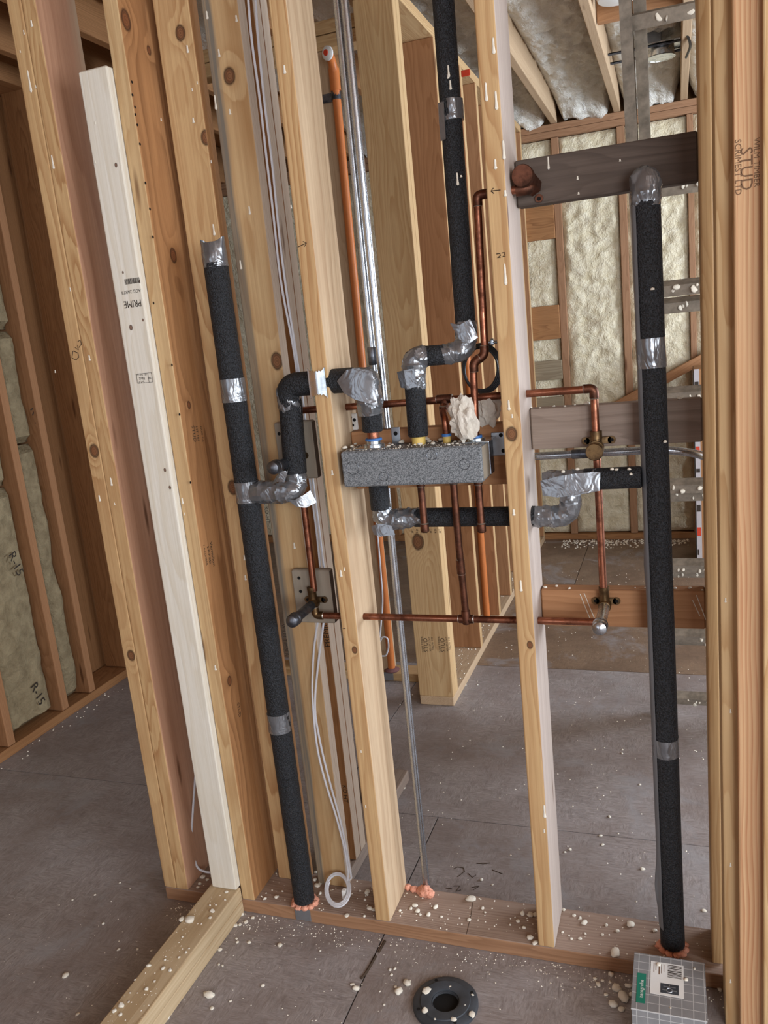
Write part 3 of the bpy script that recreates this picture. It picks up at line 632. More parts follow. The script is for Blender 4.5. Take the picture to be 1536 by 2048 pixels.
# ---- left: tall riser with a branch looping over the stud into the valve
LX, LY = -.613, .020
lp = empty('insulated_pipe', (LX, LY, .038)); tag(lp, 'tall black foam-sleeved pipe on the left, taped branch looping over into the valve box', 'pipe', 'insulated pipes')
sleeve([(LX+.002, LY, .05), (LX-.001, LY, 1.655)], .027, lp)
m = MB(); N_ = 40; vs = []
for j in range(9):
    for k in range(N_):
        t = 2*math.pi*k/N_; z = 1.645+j*.0075; fl = (j/8)**2
        if j == 8: z += .014*abs(math.cos(t))**1.5-.012
        rx = .0275+.002*fl; ry = .0275-.013*fl; vs.append((LX-.001+rx*math.cos(t)+.001*mn.noise(V((t*3, z*60, 0))), LY+ry*math.sin(t)+crumple((math.cos(t)*.03, math.sin(t)*.03, z), .0016, 3), z))
fs = [(j*N_+k, j*N_+(k+1) % N_, (j+1)*N_+(k+1) % N_, (j+1)*N_+k) for j in range(8) for k in range(N_)]
m.add(vs, fs+[f[::-1] for f in []]); m.obj('tape_end', MAT['tape'], lp, True)
band((LX, LY, 1.350), (LX, LY, 1.402), .0284, lp, 2); band((LX, LY, .534), (LX, LY, .583), .0284, lp, 3)
band((LX, LY, 1.117), (LX, LY, 1.166), .0286, lp, 4)
m = MB(); m.cyl((LX, LY, .0), (LX, LY, .06), .011); m.obj('pipe_stub', MAT['copper_dark'], lp, True)
BX, BY = -.486, .024
wrap([(LX+.022, .012, 1.140), (BX-.01, .006, 1.139), (BX, BY, 1.150), (BX, BY, 1.185)], .0255, lp, .004, 7, .03)
flap(lp, [((-.498, -.016, 1.128), (-.475, -.012, 1.108)), ((-.478, -.014, 1.124), (-.455, -.006, 1.104)), ((-.460, -.004, 1.132), (-.446, .004, 1.108)), ((-.448, .01, 1.14), (-.437, .012, 1.112))])
flap(lp, [((-.53, -.01, 1.162), (-.518, -.012, 1.178)), ((-.512, -.018, 1.168), (-.500, -.02, 1.192)), ((-.495, -.018, 1.166), (-.486, -.012, 1.19))])
sleeve([(BX, BY, 1.178), (BX+.004, .034, 1.332)], .0262, lp)
wrap([(BX+.003, .033, 1.312), (BX+.005, .032, 1.360), (BX+.016, .029, 1.374)], .0275, lp, .0032, 9, .03)
sleeve([(BX+.004, .034, 1.325), (BX+.006, .026, 1.377), (-.318, .024, 1.377)], .0265, lp, rad=.03)
wrap([(-.325, .024, 1.377), (-.291, .024, 1.377), (-.289, .030, 1.300)], .0272, lp, .0046, 12, .03, sc=45)
flap(lp, [((-.348, -.004, 1.378), (-.334, -.006, 1.352)), ((-.322, -.008, 1.400), (-.312, -.010, 1.338)), ((-.298, -.008, 1.402), (-.288, -.010, 1.33)), ((-.268, .0, 1.392), (-.262, .0, 1.318))])
sleeve([(-.290, .030, 1.318), (-.291, .030, 1.262)], .0225, lp)
m = MB(); m.cyl((-.291, .030, 1.236), (-.291, .030, 1.268), .0135, 20); m.obj('copper_stub', MAT['copper'], lp, True)
# ---- centre: pipe coming down from above
tp = empty('insulated_pipe', (-.08, .072, 1.24)); tag(tp, 'black foam-sleeved pipe descending from above and jogging left into the valve box', 'pipe', 'insulated pipes')
sleeve([(-.069, .075, 2.64), (-.078, .073, 1.455)], .0212, tp)
wrap([(-.0775, .073, 1.475), (-.079, .073, 1.418), (-.128, .062, 1.410)], .0222, tp, .004, 15, .036)
flap(tp, [((-.105, .05, 1.475), (-.088, .048, 1.44)), ((-.085, .046, 1.468), (-.066, .046, 1.43)), ((-.062, .05, 1.478), (-.05, .056, 1.44))])
sleeve([(-.118, .064, 1.411), (-.168, .052, 1.412)], .0212, tp)
wrap([(-.160, .053, 1.412), (-.188, .046, 1.412), (-.190, .040, 1.345)], .0228, tp, .0042, 17, .026)
flap(tp, [((-.222, .026, 1.385), (-.216, .024, 1.352)), ((-.202, .012, 1.388), (-.198, .010, 1.35)), ((-.18, .014, 1.39), (-.174, .010, 1.352))])
sleeve([(-.190, .041, 1.356), (-.192, .040, 1.245)], .0218, tp)
band((-.0726, .0742, 1.862), (-.0722, .0742, 1.900), .0224, tp, 6)
flap(tp, [((-.095, .056, 1.895), (-.082, .051, 1.895)), ((-.096, .056, 1.86), (-.083, .051, 1.86)), ((-.096, .057, 1.825), (-.084, .052, 1.827))])
for px, py, ln in ((896, 130, 20), (900, 160, 16), (896, 150, 6), (914, 345, 22), (922, 350, 4)):
    p = at(px, py, y=.052); drip(tp, p, ln*.0011, .0048)
# ---- right: riser with a taped loop under the valve
RX, RY = .2885, .056
rp = empty('insulated_pipe', (RX, RY, .038)); tag(rp, 'tall black foam-sleeved pipe on the right, joined to a taped loop below the valve box', 'pipe', 'insulated pipes')
sleeve([(RX+.008, RY, .052), (RX-.003, RY, 1.668)], .0265, rp)
wrap([(RX-.003, RY, 1.648), (RX-.003, RY, 1.692), (RX-.002, RY+.02, 1.697)], .0282, rp, .003, 21, .03)
band((RX-.001, RY, 1.351), (RX-.0015, RY, 1.408), .0276, rp, 8); band((RX+.005, RY, .527), (RX+.005, RY, .568), .0276, rp, 9)
m = MB(); vs = []; js = 60          # long seam tape down the left side
for j in range(js+1):
    z = .10+(1.655-.10)*j/js; cx_ = RX+.008-.011*(z/1.66)
    for k in range(7):
        t = math.radians(176+k*9); wv = .0008*mn.noise(V((z*9, k*.4, 2)))+(.006*math.exp(-((z-.2)/.05)**2)+.002*math.exp(-((z-.95)/.03)**2))*(1 if k < 3 else .2)
        vs.append((cx_+(.0272+wv)*math.cos(t), RY+(.0272+wv)*math.sin(t), z))
fs = [(j*7+k, j*7+k+1, (j+1)*7+k+1, (j+1)*7+k) for j in range(js) for k in range(6)]
m.add(vs, fs); m.obj('seam_tape', MAT['tape_dull'], rp, True)
m = MB(); m.cyl((RX+.008, RY, .0), (RX+.008, RY, .06), .014); m.obj('pipe_stub', MAT['copper_dark'], rp, True)
sleeve([(.262, .050, 1.137), (.150, .050, 1.136)], .0222, rp)
wrap([(.178, .049, 1.134), (.088, .049, 1.134), (.072, .05, 1.130)], .0245, rp, .0045, 24, .02, sc=38)
flap(rp, [((.066, .018, 1.142), (.070, .016, 1.112)), ((.10, .016, 1.150), (.10, .012, 1.108)), ((.14, .018, 1.155), (.14, .012, 1.112)), ((.185, .026, 1.155), (.183, .018, 1.118))])
wrap([(.038, .060, 1.0585), (.118, .058, 1.0585), (.122, .054, 1.120)], .0222, rp, .0042, 27, .034)
sleeve([(.046, .060, 1.0590), (-.225, .062, 1.0600)], .0212, rp)
wrap([(-.205, .062, 1.060), (-.296, .056, 1.058), (-.300, .052, 1.095)], .0222, rp, .005, 31, .02)
flap(rp, [((-.318, .03, 1.05), (-.312, .024, 1.032)), ((-.296, .026, 1.056), (-.296, .02, 1.028)), ((-.27, .03, 1.05), (-.262, .026, 1.03))])
sleeve([(-.300, .052, 1.083), (-.300, .052, 1.152)], .0218, rp)
for px, py in ((1155, 940), (1224, 940), (1233, 941), (1258, 940), (1262, 950), (1126, 945), (1305, 580), (1330, 885)): crumb(at(px, py, y=.03), .004, '', '', .8, rp)
# ================================================================== grey shower valve box
vx0, vx1, vy0, vy1, vz0, vz1 = -.352, -.043, -.020, .084, 1.150, 1.228
vb = empty('valve_box', ((vx0+vx1)/2, .04, vz0)); tag(vb, 'grey speckled foam box housing the shower valve between two studs', 'shower valve')
m = MB(); m.rbox(vx0, vx1, vy0, .048, vz0, vz1, .0035); m.obj('foam_cover', MAT['epp'], vb)
m = MB(); m.rbox(vx0+.003, vx1+.0025, .049, vy1, vz0+.003, vz1-.001, .002); m.obj('back_shell', MAT['dark_steel'], vb)
m = MB(); m.box(vx1-.001, vx1+.0012, vy0+.006, .046, vz0+.006, vz1-.004); m.obj('side_panel', MAT['bark'], vb)
m = MB()
for (u, z, r) in ((-.327, 1.192, .014), (-.258, 1.171, .010), (-.148, 1.213, .011), (-.08, 1.19, .011)):
    pts = [V((u+r*math.cos(t), vy0-.0002, z+r*math.sin(t))) for t in [i*math.pi/12 for i in range(25)]]; m.sweep(pts, .0005, 4)
m.obj('moulded_ring', MAT['dark_steel'], vb)
def bracket(x0, x1, z0, z1, holes, y=.0845):
    m = MB(); m.rbox(x0, x1, y-.002, y, z0, z1, .0008); o = m.obj('mounting_bracket', MAT['steel_plate'], vb)
    for (hx, hz, r) in holes: mm = MB(); mm.lathe([(r, 0), (r*.9, .0006)], (hx, y-.0021, hz), (0, -1, 0), 12); mm.obj('screw_hole', MAT['hole'], o)
bracket(-.043, -.014, 1.188, 1.238, ((-.022, 1.232, .0045), (-.019, 1.198, .0045)))
bracket(-.268, -.248, 1.222, 1.262, ((-.258, 1.248, .0048),), .0858)
def collar(x, y, parts, plate=True):
    if plate: m = MB(); m.rbox(x-.034, x+.034, y-.03, y+.03, vz1-.001, vz1+.002, .0008); c = m.obj('top_plate', MAT['nickel'], vb)
    for (nm, r, z0, z1, mt) in parts:
        m = MB(); m.lathe([(r, 0), (r, z1-z0-.0008), (r*.93, z1-z0)], (x, y, z0), (0, 0, 1), 22); m.obj(nm, MAT[mt], vb, True)
collar(-.291, .030, (('flange', .023, 1.229, 1.236, 'nickel'), ('neck', .0165, 1.236, 1.243, 'nickel'), ('blue_ring', .0185, 1.243, 1.248, 'blue')))
collar(-.192, .040, (('yellow_neck', .015, 1.228, 1.248, 'yellow'),), False)
collar(-.131, .046, (('yellow_neck', .0085, 1.228, 1.244, 'yellow'), ('blue_ring', .0105, 1.241, 1.247, 'blue')), False)
collar(-.068, .046, (('flange', .020, 1.229, 1.235, 'nickel'), ('blue_ring', .014, 1.235, 1.240, 'blue')))
# ================================================================== copper tube
CR_ = .0079
def cu(path, parent, rad=.014, r=CR_, mat='copper', name='copper_tube'):
    m = MB(); m.sweep(dense(fillet(path, rad), .03), r, 16); return m.obj(name, MAT[mat], parent, True)
def joint(p, axis, parent, ln=.02, r=.0094, mat='copper_dark', name='coupling'):
    ax = V(axis).normalized(); p = V(p); m = MB(); m.lathe([(r-.001, 0), (r, .001), (r, ln-.001), (r-.001, ln)], p-ax*ln/2, ax, 16); o = m.obj(name, MAT[mat], parent, True)
    for s in (-1, 1): mm = MB(); mm.lathe([(CR_+.0003, 0), (r, .0005), (CR_+.0003, .0022)], p+ax*(s*ln/2-.001), ax, 16); mm.obj('solder_ring', MAT['solder'], o, True)
    return o
def elbow(p, d0, d1, parent, s=.016, r=.0094, mat='copper_dark'):
    p = V(p); d0 = V(d0); d1 = V(d1); m = MB(); m.sweep(fillet([p+d0*s, p, p+d1*s], .014, 9), r, 16); o = m.obj('elbow', MAT[mat], parent, True)
    for d in (d0, d1): mm = MB(); mm.lathe([(CR_+.0003, 0), (r, .0006), (CR_+.0003, .0025)], p+d*(s-.001), d, 16); mm.obj('solder_ring', MAT['solder'], o, True)
    return o
zu = at(900, 797, y=.083).z; xr = at(1190, 830, y=.083).x; zl = .827
# upper run
cu1 = empty('copper_line', (0, .083, zu)); tag(cu1, 'upper horizontal copper line passing through both studs and turning down at the right', 'pipe', 'copper lines')
cu([(-.485, .083, zu-.003), (xr, .083, zu-.001)], cu1); elbow((xr, .083, zu), (-1, 0, 0), (0, 0, -1), cu1, .02)
cu([(xr, .083, zu-.012), (xr, .083, 1.215)], cu1); cu([(xr, .083, 1.175), (xr+.001, .083, .885)], cu1)
tx = at(890, 810, y=.083).x
joint((tx, .083, zu), (1, 0, 0), cu1, .034, .0096, name='tee'); elbow((tx, .079, zu-.004), (0, 1, 0), (0, 0, -1), cu1, .014); cu([(tx, .079, zu-.01), (tx, .06, 1.29), (-.131, .046, 1.275), (-.131, .046, 1.235)], cu1, .008)
joint((tx+.0, .068, 1.297), (0, 0, 1), cu1, .012)
# upper shower-head drop
cu2 = empty('copper_line', (-.036, .05, 1.24)); tag(cu2, 'vertical copper line beside the centre pipe, feeding the shower elbow at the top', 'pipe', 'copper lines')
hz = 1.714; hx = -.030
cu([(.062, .062, hz), (hx, .052, hz)], cu2); elbow((hx, .052, hz), (1, 0, 0), (0, 0, -1), cu2, .02)
cu([(hx, .052, hz-.01), (-.036, .050, 1.418)], cu2); elbow((-.037, .050, 1.405), (0, 0, 1), (-.8, -.1, -.58), cu2, .017); elbow((-.061, .046, 1.389), (.8, .1, .58), (0, 0, -1), cu2, .017)
cu([(-.062, .046, 1.378), (-.068, .046, 1.235)], cu2); joint((-.068, .046, 1.262), (0, 0, 1), cu2, .016)
# lower run
YL = .050
cu3 = empty('copper_line', (-.12, YL, zl)); tag(cu3, 'lower horizontal copper line with a tee dropping from the middle of the valve box', 'pipe', 'copper lines')
cu([(-.474, YL, zl), (.165, YL, zl)], cu3); elbow((-.492, YL, zl), (1, 0, 0), (0, 0, 1), cu3, .02, mat='brass')
joint((-.122, YL, zl), (1, 0, 0), cu3, .034, .0098, name='tee'); m = MB(); m.lathe([(.002, -.014), (.009, -.011), (.0105, 0), (.0098, .02)], (-.122, YL-.001, zl), (0, 0, 1), 16); m.obj('tee_outlet', MAT['copper_dark'], cu3, True)
cu([(-.122, YL-.001, zl+.01), (-.121, .034, 1.02), (-.119, .026, 1.152)], cu3, .02, mat='copper_dark'); joint((-.1225, .041, .952), (.0, -.05, 1), cu3, .034); joint((-.119, .026, 1.147), (0, 0, 1), cu3, .012)
# left vertical link
cu4 = empty('copper_line', (-.493, .06, .87)); tag(cu4, 'short vertical copper line on the left between the two capped nipples', 'pipe', 'copper lines')
cu([(-.494, .066, 1.20), (-.493, .060, .885)], cu4)
for (sx_, lb, z1_) in ((-.1915, 'left capped copper stub under the grey valve box', 1.042), (-.0650, 'right capped copper stub under the grey valve box', 1.040)):
    e = empty('copper_stub', (sx_, .024, z1_)); tag(e, lb, 'pipe', 'copper stubs'); cu([(sx_, .024, 1.151), (sx_, .024, z1_)], e, mat='copper_dark')
    m = MB(); m.lathe([(.0075, 0), (.0095, .002), (.0095, .018), (.0082, .019)], (sx_, .024, z1_-.006), (0, 0, 1), 16); o = m.obj('end_cap', MAT['copper_dark'], e, True)
    m = MB(); m.lathe([(.0085, 0), (.0102, .001), (.0085, .003)], (sx_, .024, z1_+.012), (0, 0, 1), 16); m.obj('solder_ring', MAT['solder'], o, True); joint((sx_, .024, 1.145), (0, 0, 1), e, .014)
# ================================================================== brass ear fittings and capped nipples
def ears(c, parent, y, w=.022, mat='brass'):
    m = MB(); m.rbox(c[0]-w, c[0]+w, y-.003, y, c[1]-.0075, c[1]+.0075, .001)
    for s in (-1, 1): m.lathe([(.0082, 0), (.0082, .003)], (c[0]+s*w, y, c[1]), (0, -1, 0), 14)
    o = m.obj('mounting_ear', MAT[mat], parent, True)
    for s in (-1, 1): mm = MB(); mm.lathe([(.0036, 0), (.0034, .0005)], (c[0]+s*(w+.0005), y-.0031, c[1]), (0, -1, 0), 10); mm.obj('screw_hole', MAT['hole'], o)
def nipple(label, x, z, yb, yf, mat, cmat, tilt=0.0):
    e = empty('capped_nipple', (x, yb, z)); tag(e, label, 'pipe fitting', 'brass ear fittings')
    ears((x+.002, z+.006), e, yb)
    m = MB(); m.lathe([(.010, 0), (.0135, .004), (.0135, .022), (.0125, .026)], (x, yb-.002, z), (0, -1, 0), 18); m.lathe([(.0105, -.004), (.0105, .032), (.0112, .033), (.0112, .042)], (x, yb-.014, z), (0, 0, 1), 16); m.obj('brass_body', MAT['brass'], e, True)
    m = MB(); m.cyl((x, yb-.02, z), (x+tilt, yf+.012, z), .0115, 18); m.obj('nipple_tube', MAT[mat], e, True)
    L_ = .03; m = MB(); m.lathe([(.0135, 0), (.0158, .002), (.0158, .009), (.0147, .0105), (.0152, .013), (.0152, .021), (.0136, .026), (.008, .0297), (.001, .0312)], (x+tilt, yf+.022, z), (0, -1, 0), 22); m.obj('dome_cap', MAT[cmat], e, True)
    return e
nipple('dark capped nipple poking out above the taped branch on the left', -.499, 1.206, .064, -.055, 'dark_steel', 'dark_steel')
nipple('dark capped nipple on the lower left, in front of a scrap board with holes', -.499, .853, .074, -.060, 'dark_steel', 'dark_steel')
nipple('silver capped nipple on the lower right crosspiece', .177, .852, .098, -.050, 'galv', 'galv')
e = empty('brass_fitting', (xr, .09, 1.195)); tag(e, 'round brown brass body-spray fitting on the weathered crosspiece', 'pipe fitting', 'brass ear fittings')
ears((xr+.004, 1.208), e, .098, .026)
m = MB(); m.lathe([(.0115, 0), (.0115, .028), (.0125, .029), (.0125, .045)], (xr, .083, 1.185), (0, 0, 1), 18); m.lathe([(.012, 0), (.016, .008), (.016, .03)], (xr, .09, 1.196), (0, -1, 0), 20); m.obj('brass_body', MAT['brass'], e, True)
m = MB(); m.lathe([(.0165, 0), (.0180, .002), (.0180, .016), (.0165, .018)], (xr-.001, .062, 1.192), (0, -1, 0), 12); m.obj('end_cap', MAT['brass'], e)
e = empty('copper_elbow_fitting', (.07, .08, 1.72)); tag(e, 'brown copper shower elbow with a round cap on the dark crosspiece', 'pipe fitting', 'brass ear fittings')
m = MB(); m.lathe([(.018, 0), (.021, .003), (.021, .022), (.0195, .024)], (.063, .062, 1.735), (0, -1, 0), 28); m.obj('round_cap', MAT['copper_dark'], e, True)
m = MB(); m.lathe([(.016, 0), (.0185, .003), (.0185, .05)], (.076, .096, 1.716), (-.25, -.8, .4), 6); m.sweep(fillet([(.045, .064, hz), (.07, .066, hz), (.075, .085, 1.722)], .014), .0125, 16); m.obj('elbow_body', MAT['copper_dark'], e, True)
m = MB(); m.lathe([(.0082, 0), (.0082, .003)], (.084, .0995, 1.697), (0, -1, 0), 14); o = m.obj('mounting_ear', MAT['copper_dark'], e, True); m = MB(); m.lathe([(.004, 0), (.004, .0006)], (.084, .0964, 1.696), (0, -1, 0), 12); m.obj('screw_hole', MAT['hole'], o)
m = MB(); m.lathe([(.0095, 0), (.0102, .001), (.0095, .003)], (.046, .063, hz), (1, 0, 0), 16); m.obj('solder_ring', MAT['solder'], e, True)
# scrap boards carrying the left fittings
def scrap(label, x0, x1, z0, z1, y0, holes):
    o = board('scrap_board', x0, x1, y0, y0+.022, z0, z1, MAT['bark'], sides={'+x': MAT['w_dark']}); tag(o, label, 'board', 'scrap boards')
    for (hx, hz_) in holes: mm = MB(); mm.lathe([(.0042, 0), (.004, .0006)], (hx, y0-.0002, hz_), (0, -1, 0), 10); mm.obj('screw_hole', MAT['hole'], o)
scrap('upper grey scrap board with holes behind the taped left loop', -.552, -.455, 1.155, 1.290, .076, ((-.541, 1.264), (-.535, 1.208)))
scrap('lower grey scrap board with holes behind the lower left nipple', -.556, -.455, .797, .932, .076, ((-.537, .912), (-.537, .878)))
# bright nail plate on the stud left of the valve
npz0, npz1 = 1.347, 1.408; nx0, nx1 = -.4135, -.3735; m = MB(); nz = 13
top = []; bot = []
for i in range(nz+1):
    t = i/nz; x = nx0+(nx1-nx0)*t; ed = abs(t-.5)*2; jag = .0035 if i % 2 else 0
    top.append((x, npz1-.008+.010*ed**3+(jag if .2 < t < .8 else 0))); bot.append((x, npz0+.008-.010*ed**3-(jag if .2 < t < .8 else 0)))
vs = []
for yy in (-.0062, -.0040): vs += [(x, yy-.0012*math.cos(math.pi*2*(i/nz-.5)), z) for i, (x, z) in enumerate(top)] + [(x, yy-.0012*math.cos(math.pi*2*(i/nz-.5)), z) for i, (x, z) in enumerate(bot)]
n = nz+1; fs = []
for i in range(nz): fs += [(i, n+i, n+i+1, i+1), (2*n+i, 2*n+i+1, 3*n+i+1, 3*n+i), (i, i+1, 2*n+i+1, 2*n+i), (n+i, 3*n+i, 3*n+i+1, n+i+1)]
m.add(vs, fs); put(tag(m.obj('nail_plate', MAT['nickel']), '', ''), S1)
_np = [o for o in S1.children if o.name.startswith('nail_plate')][0]
for k_ in ('label', 'category'): del _np[k_]
# ================================================================== conduits, orange sprinkler pipes, cables
def tube(label, path, r, mat, name, cat, group=None, rad=.04, n=16):
    m = MB(); m.sweep(dense(fillet(path, rad), .05), r, n); o = m.obj(name, MAT[mat], None, True); return tag(o, label, cat, group)
c1 = empty('metal_conduit', (-.311, .134, .038)); tag(c1, 'galvanised conduit with a coupling, running from the ceiling down to the floor plate', 'conduit', 'conduits')
m = MB(); m.cyl((-.311, .134, .038), (-.311, .134, 2.64), .0090, 18); m.obj('conduit_tube', MAT['galv'], c1, True)
m = MB(); m.lathe([(.0105, 0), (.0112, .001), (.0112, .039), (.0105, .04)], (-.311, .134, 1.40), (0, 0, 1), 18); m.obj('coupling', MAT['dark_steel'], c1, True)
m = MB(); m.lathe([(.0094, 0), (.0094, .04)], (-.311, .134, 1.255), (0, 0, 1), 18); m.obj('printed_label', MAT['white_plastic'], c1, True)
tube('galvanised conduit ending on the crosspiece behind the valve box', [(-.286, .110, 1.258), (-.286, .112, 2.64)], .0088, 'galv', 'metal_conduit', 'conduit', 'conduits')
st = empty('steel_tube', (.2, .155, 1.17)); tag(st, 'horizontal steel tube behind the brass fitting, bending away at the right', 'tube')
m = MB(); m.sweep(dense(fillet([(.0, .158, 1.170), (.31, .158, 1.173), (.385, .17, 1.155), (.42, .185, 1.12)], .07), .02), .0085, 16); m.obj('bent_tube', MAT['galv'], st, True)
m = MB(); m.lathe([(.0098, 0), (.0104, .001), (.0104, .06), (.0098, .061)], (.115, .158, 1.1711), (1, 0, .007), 16); m.obj('coupling', MAT['dark_steel'], st, True)
op = empty('sprinkler_pipe', (-.866, 1.42, .038)); tag(op, 'tall orange sprinkler pipe with a white head at its top, seen between the studs', 'pipe', 'orange sprinkler pipes')
m = MB(); m.sweep(fillet([(-.857, 1.47, .03), (-.824, 1.43, 2.30), (-.820, 1.42, 2.425), (-.818, 1.40, 2.45), (-.814, 1.37, 2.461)], .03), .0155, 16); m.obj('orange_tube', MAT['orange'], op, True)
m = MB(); m.lathe([(.0195, 0), (.0195, .075)], (-.822, 1.425, 2.35), (0, 0, 1), 18); m.obj('socket', MAT['orange'], op, True)
m = MB(); m.lathe([(.020, 0), (.024, .004), (.024, .010), (.018, .016), (.006, .019)], (-.814, 1.372, 2.461), (-.3, -.9, -.1), 22); h_ = m.obj('sprinkler_head', MAT['white_plastic'], op, True)
m = MB(); m.lathe([(.011, 0), (.009, .003)], (-.819, 1.355, 2.460), (-.3, -.9, -.1), 14); m.obj('red_insert', MAT['red'], h_)
m = MB(); m.lathe([(.0175, 0), (.0175, .035)], (-.824, 1.429, 2.32), (0, 0, 1), 18); m.box(-.885, -.824, 1.445, 1.449, 2.322, 2.352); m.obj('pipe_strap', MAT['dark_steel'], op, True)
m = MB(); m.lathe([(.03, 0), (.034, .006), (.02, .016)], (-.857, 1.472, .038), (0, 0, 1), 14); m.obj('purple_sealant', plain('purple_sealant', (120, 84, 84), .7), op, True)
tube('orange sprinkler pipe standing further back in the open stud wall', [(-.583, 2.15, .038), (-.583, 2.15, 2.56)], .0165, 'orange', 'sprinkler_pipe', 'pipe', 'orange sprinkler pipes')
p = at(708, 845, y=.112); sc_ = empty('cable_staple', (p.x, .112, 1.2575)); tag(sc_, 'small white plastic clip with black holes standing on the valve crosspiece', 'clip')
m = MB(); m.rbox(p.x-.012, p.x+.008, .108, .118, 1.2575, 1.296, .002); m.obj('clip_body', MAT['white_plastic'], sc_)
for dx, dz, r in ((-.006, .030, .0045), (.003, .024, .0042), (-.002, .012, .0035)): m = MB(); m.lathe([(r, 0), (r*.9, .0008)], (p.x+dx, .1078, 1.2575+dz), (0, -1, 0), 10); m.obj('clip_hole', MAT['hole'], sc_)
p = at(985, 684, y=.13); m = MB(); m.cyl((p.x-.012, .13, p.z), (p.x+.02, .13, p.z-.001), .0035, 10); m.lathe([(.007, 0), (.0075, .002), (.0075, .006), (.006, .007)], (p.x-.004, .13, p.z), (1, 0, 0), 6); tag(m.obj('bolt', MAT['galv'], None, True), 'small zinc bolt sticking out beside the centre stud above the cable coil', 'bolt')
p = at(932, 147, y=1.9); m = MB(); m.rbox(p.x-.018, p.x+.018, 1.89, 1.896, p.z-.012, p.z+.012, .002); put(m.obj('orange_tag', MAT['red']), wp)
# white cables down to the coil on the plate
def cpath(pts): return [at(a, b, y=y) for a, b, y in pts]
wca = [(493, -60, .096), (500, 60, .096), (520, 200, .096), (531, 300, .096), (546, 420, .096), (560, 560, .096), (588, 700, .1), (598, 780, .115), (612, 900, .118), (626, 1010, .118), (633, 1060, .118), (641, 1140, .118), (646, 1190, .118), (636, 1240, .105), (627, 1300, .09), (624, 1380, .075), (627, 1430, .07), (634, 1500, .07), (652, 1570, .07), (672, 1630, .07), (690, 1700, .07), (697, 1745, .068)]
wcb = [(508, -60, .097), (514, 60, .097), (528, 200, .097), (545, 330, .097), (558, 470, .097), (575, 600, .097), (590, 690, .101), (603, 780, .117), (618, 900, .120), (632, 1010, .120), (641, 1080, .120), (648, 1140, .120), (652, 1190, .12), (647, 1250, .107), (638, 1310, .092), (630, 1390, .077), (630, 1430, .072), (643, 1500, .072), (661, 1570, .072), (681, 1640, .072), (694, 1700, .072), (703, 1755, .07)]
def coil(ph, turns, k0_, rx, ry):
    out = []
    for i in range(int(turns*22)+1):
        t = ph-i/22*2*math.pi; k = k0_-.10*(i/22); px = 675+rx*k*math.cos(t); py = 1779-ry*k*math.sin(t)
        q = at(px, py, y=.046+.040*math.sin(t)*k); q.z = max(q.z, .0415); out.append(q)
    return out
for lb, pts, ph, tn, k_ in (('left of two white cables hanging down to a coil on the floor plate', wca, .55, 1.7, .92), ('right of two white cables hanging down to a coil on the floor plate', wcb, .5, 2.3, 1.0)):
    P = fillet(cpath(pts), .06, 4)+coil(ph, tn, k_, 26, 36); m = MB(); m.sweep(P, .0027, 8)
    tag(m.obj('white_cable', MAT['white_cable'], None, True), lb, 'cable', 'white cables')
m = MB(); p = at(690, 1787, y=.045); m.rbox(p.x-.006, p.x+.006, .036, .050, p.z-.012, p.z+.014, .002); tag(m.obj('cable_clip', MAT['white_plastic']), 'white clip binding the coiled cable on the plate', 'clip')
P = cpath([(397, 1470, .06), (390, 1560, .06), (383, 1660, .06), (383, 1700, .055), (395, 1738, .05), (415, 1745, .05), (432, 1745, .05)])
m = MB(); m.sweep(fillet(P, .05), .0030, 8); tag(m.obj('white_cable', MAT['white_cable'], None, True), 'white cable curling out from behind the whitish flat stud at floor level', 'cable', 'white cables')
P = cpath([(752, 1040, 1.38), (758, 1100, 1.38), (766, 1200, 1.38), (760, 1270, 1.38), (757, 1290, 1.38), (765, 1273, 1.38), (775, 1275, 1.38), (778, 1295, 1.38), (772, 1312, 1.38), (763, 1312, 1.38)])
m = MB(); m.sweep(fillet(P, .05), .0035, 6); tag(m.obj('white_cable', MAT['white_cable'], None, True), 'thin white cable beside the tall orange pipe, looped near the floor', 'cable', 'white cables')
kc = at(962, 738, y=.16)
bc = empty('black_cable_coil', kc); tag(bc, 'coil of black cable hanging behind the vertical copper line', 'cable')
for i in range(5):
    m = MB(); m.sweep([(kc.x+(.037+.002*i)*math.cos(t)*(1+.03*math.sin(t*2+i)), kc.y+.004*i, kc.z+(.046+.002*i)*math.sin(t)) for t in [j*math.pi/16 for j in range(33)]], .0024, 6); m.obj('cable_turn', MAT['black_cable'], bc, True)
# crumpled paper
def paper(label, c, sx, sy, sz, seed):
    import bmesh
    bm = bmesh.new(); bmesh.ops.create_icosphere(bm, subdivisions=4, radius=1)
    for v in bm.verts:
        q = v.co.copy(); n = (1-abs(mn.noise(q*1.3+V((seed, 0, 0))))*2)*.42+(1-abs(mn.noise(q*2.6+V((0, seed, 0))))*2)*.2+mn.noise(q*.8+V((seed, seed, 0)))*.4
        v.co = V((q.x*sx, q.y*sy, q.z*sz))*(.75+n)
    me = bpy.data.meshes.new('crumpled_paper'); bm.to_mesh(me); bm.free(); me.materials.append(MAT['paper'])
    o = bpy.data.objects.new('crumpled_paper', me); COL.objects.link(o); o.location = c; return tag(o, label, 'paper', 'crumpled paper')
p = at(927, 838, y=.014); paper('tall crumpled white paper stuffed in front of the copper riser on the valve box', p, .024, .016, .040, 3)
p = at(972, 822, y=.085); paper('flatter crumpled paper tucked behind the copper riser', p, .024, .009, .032, 8)
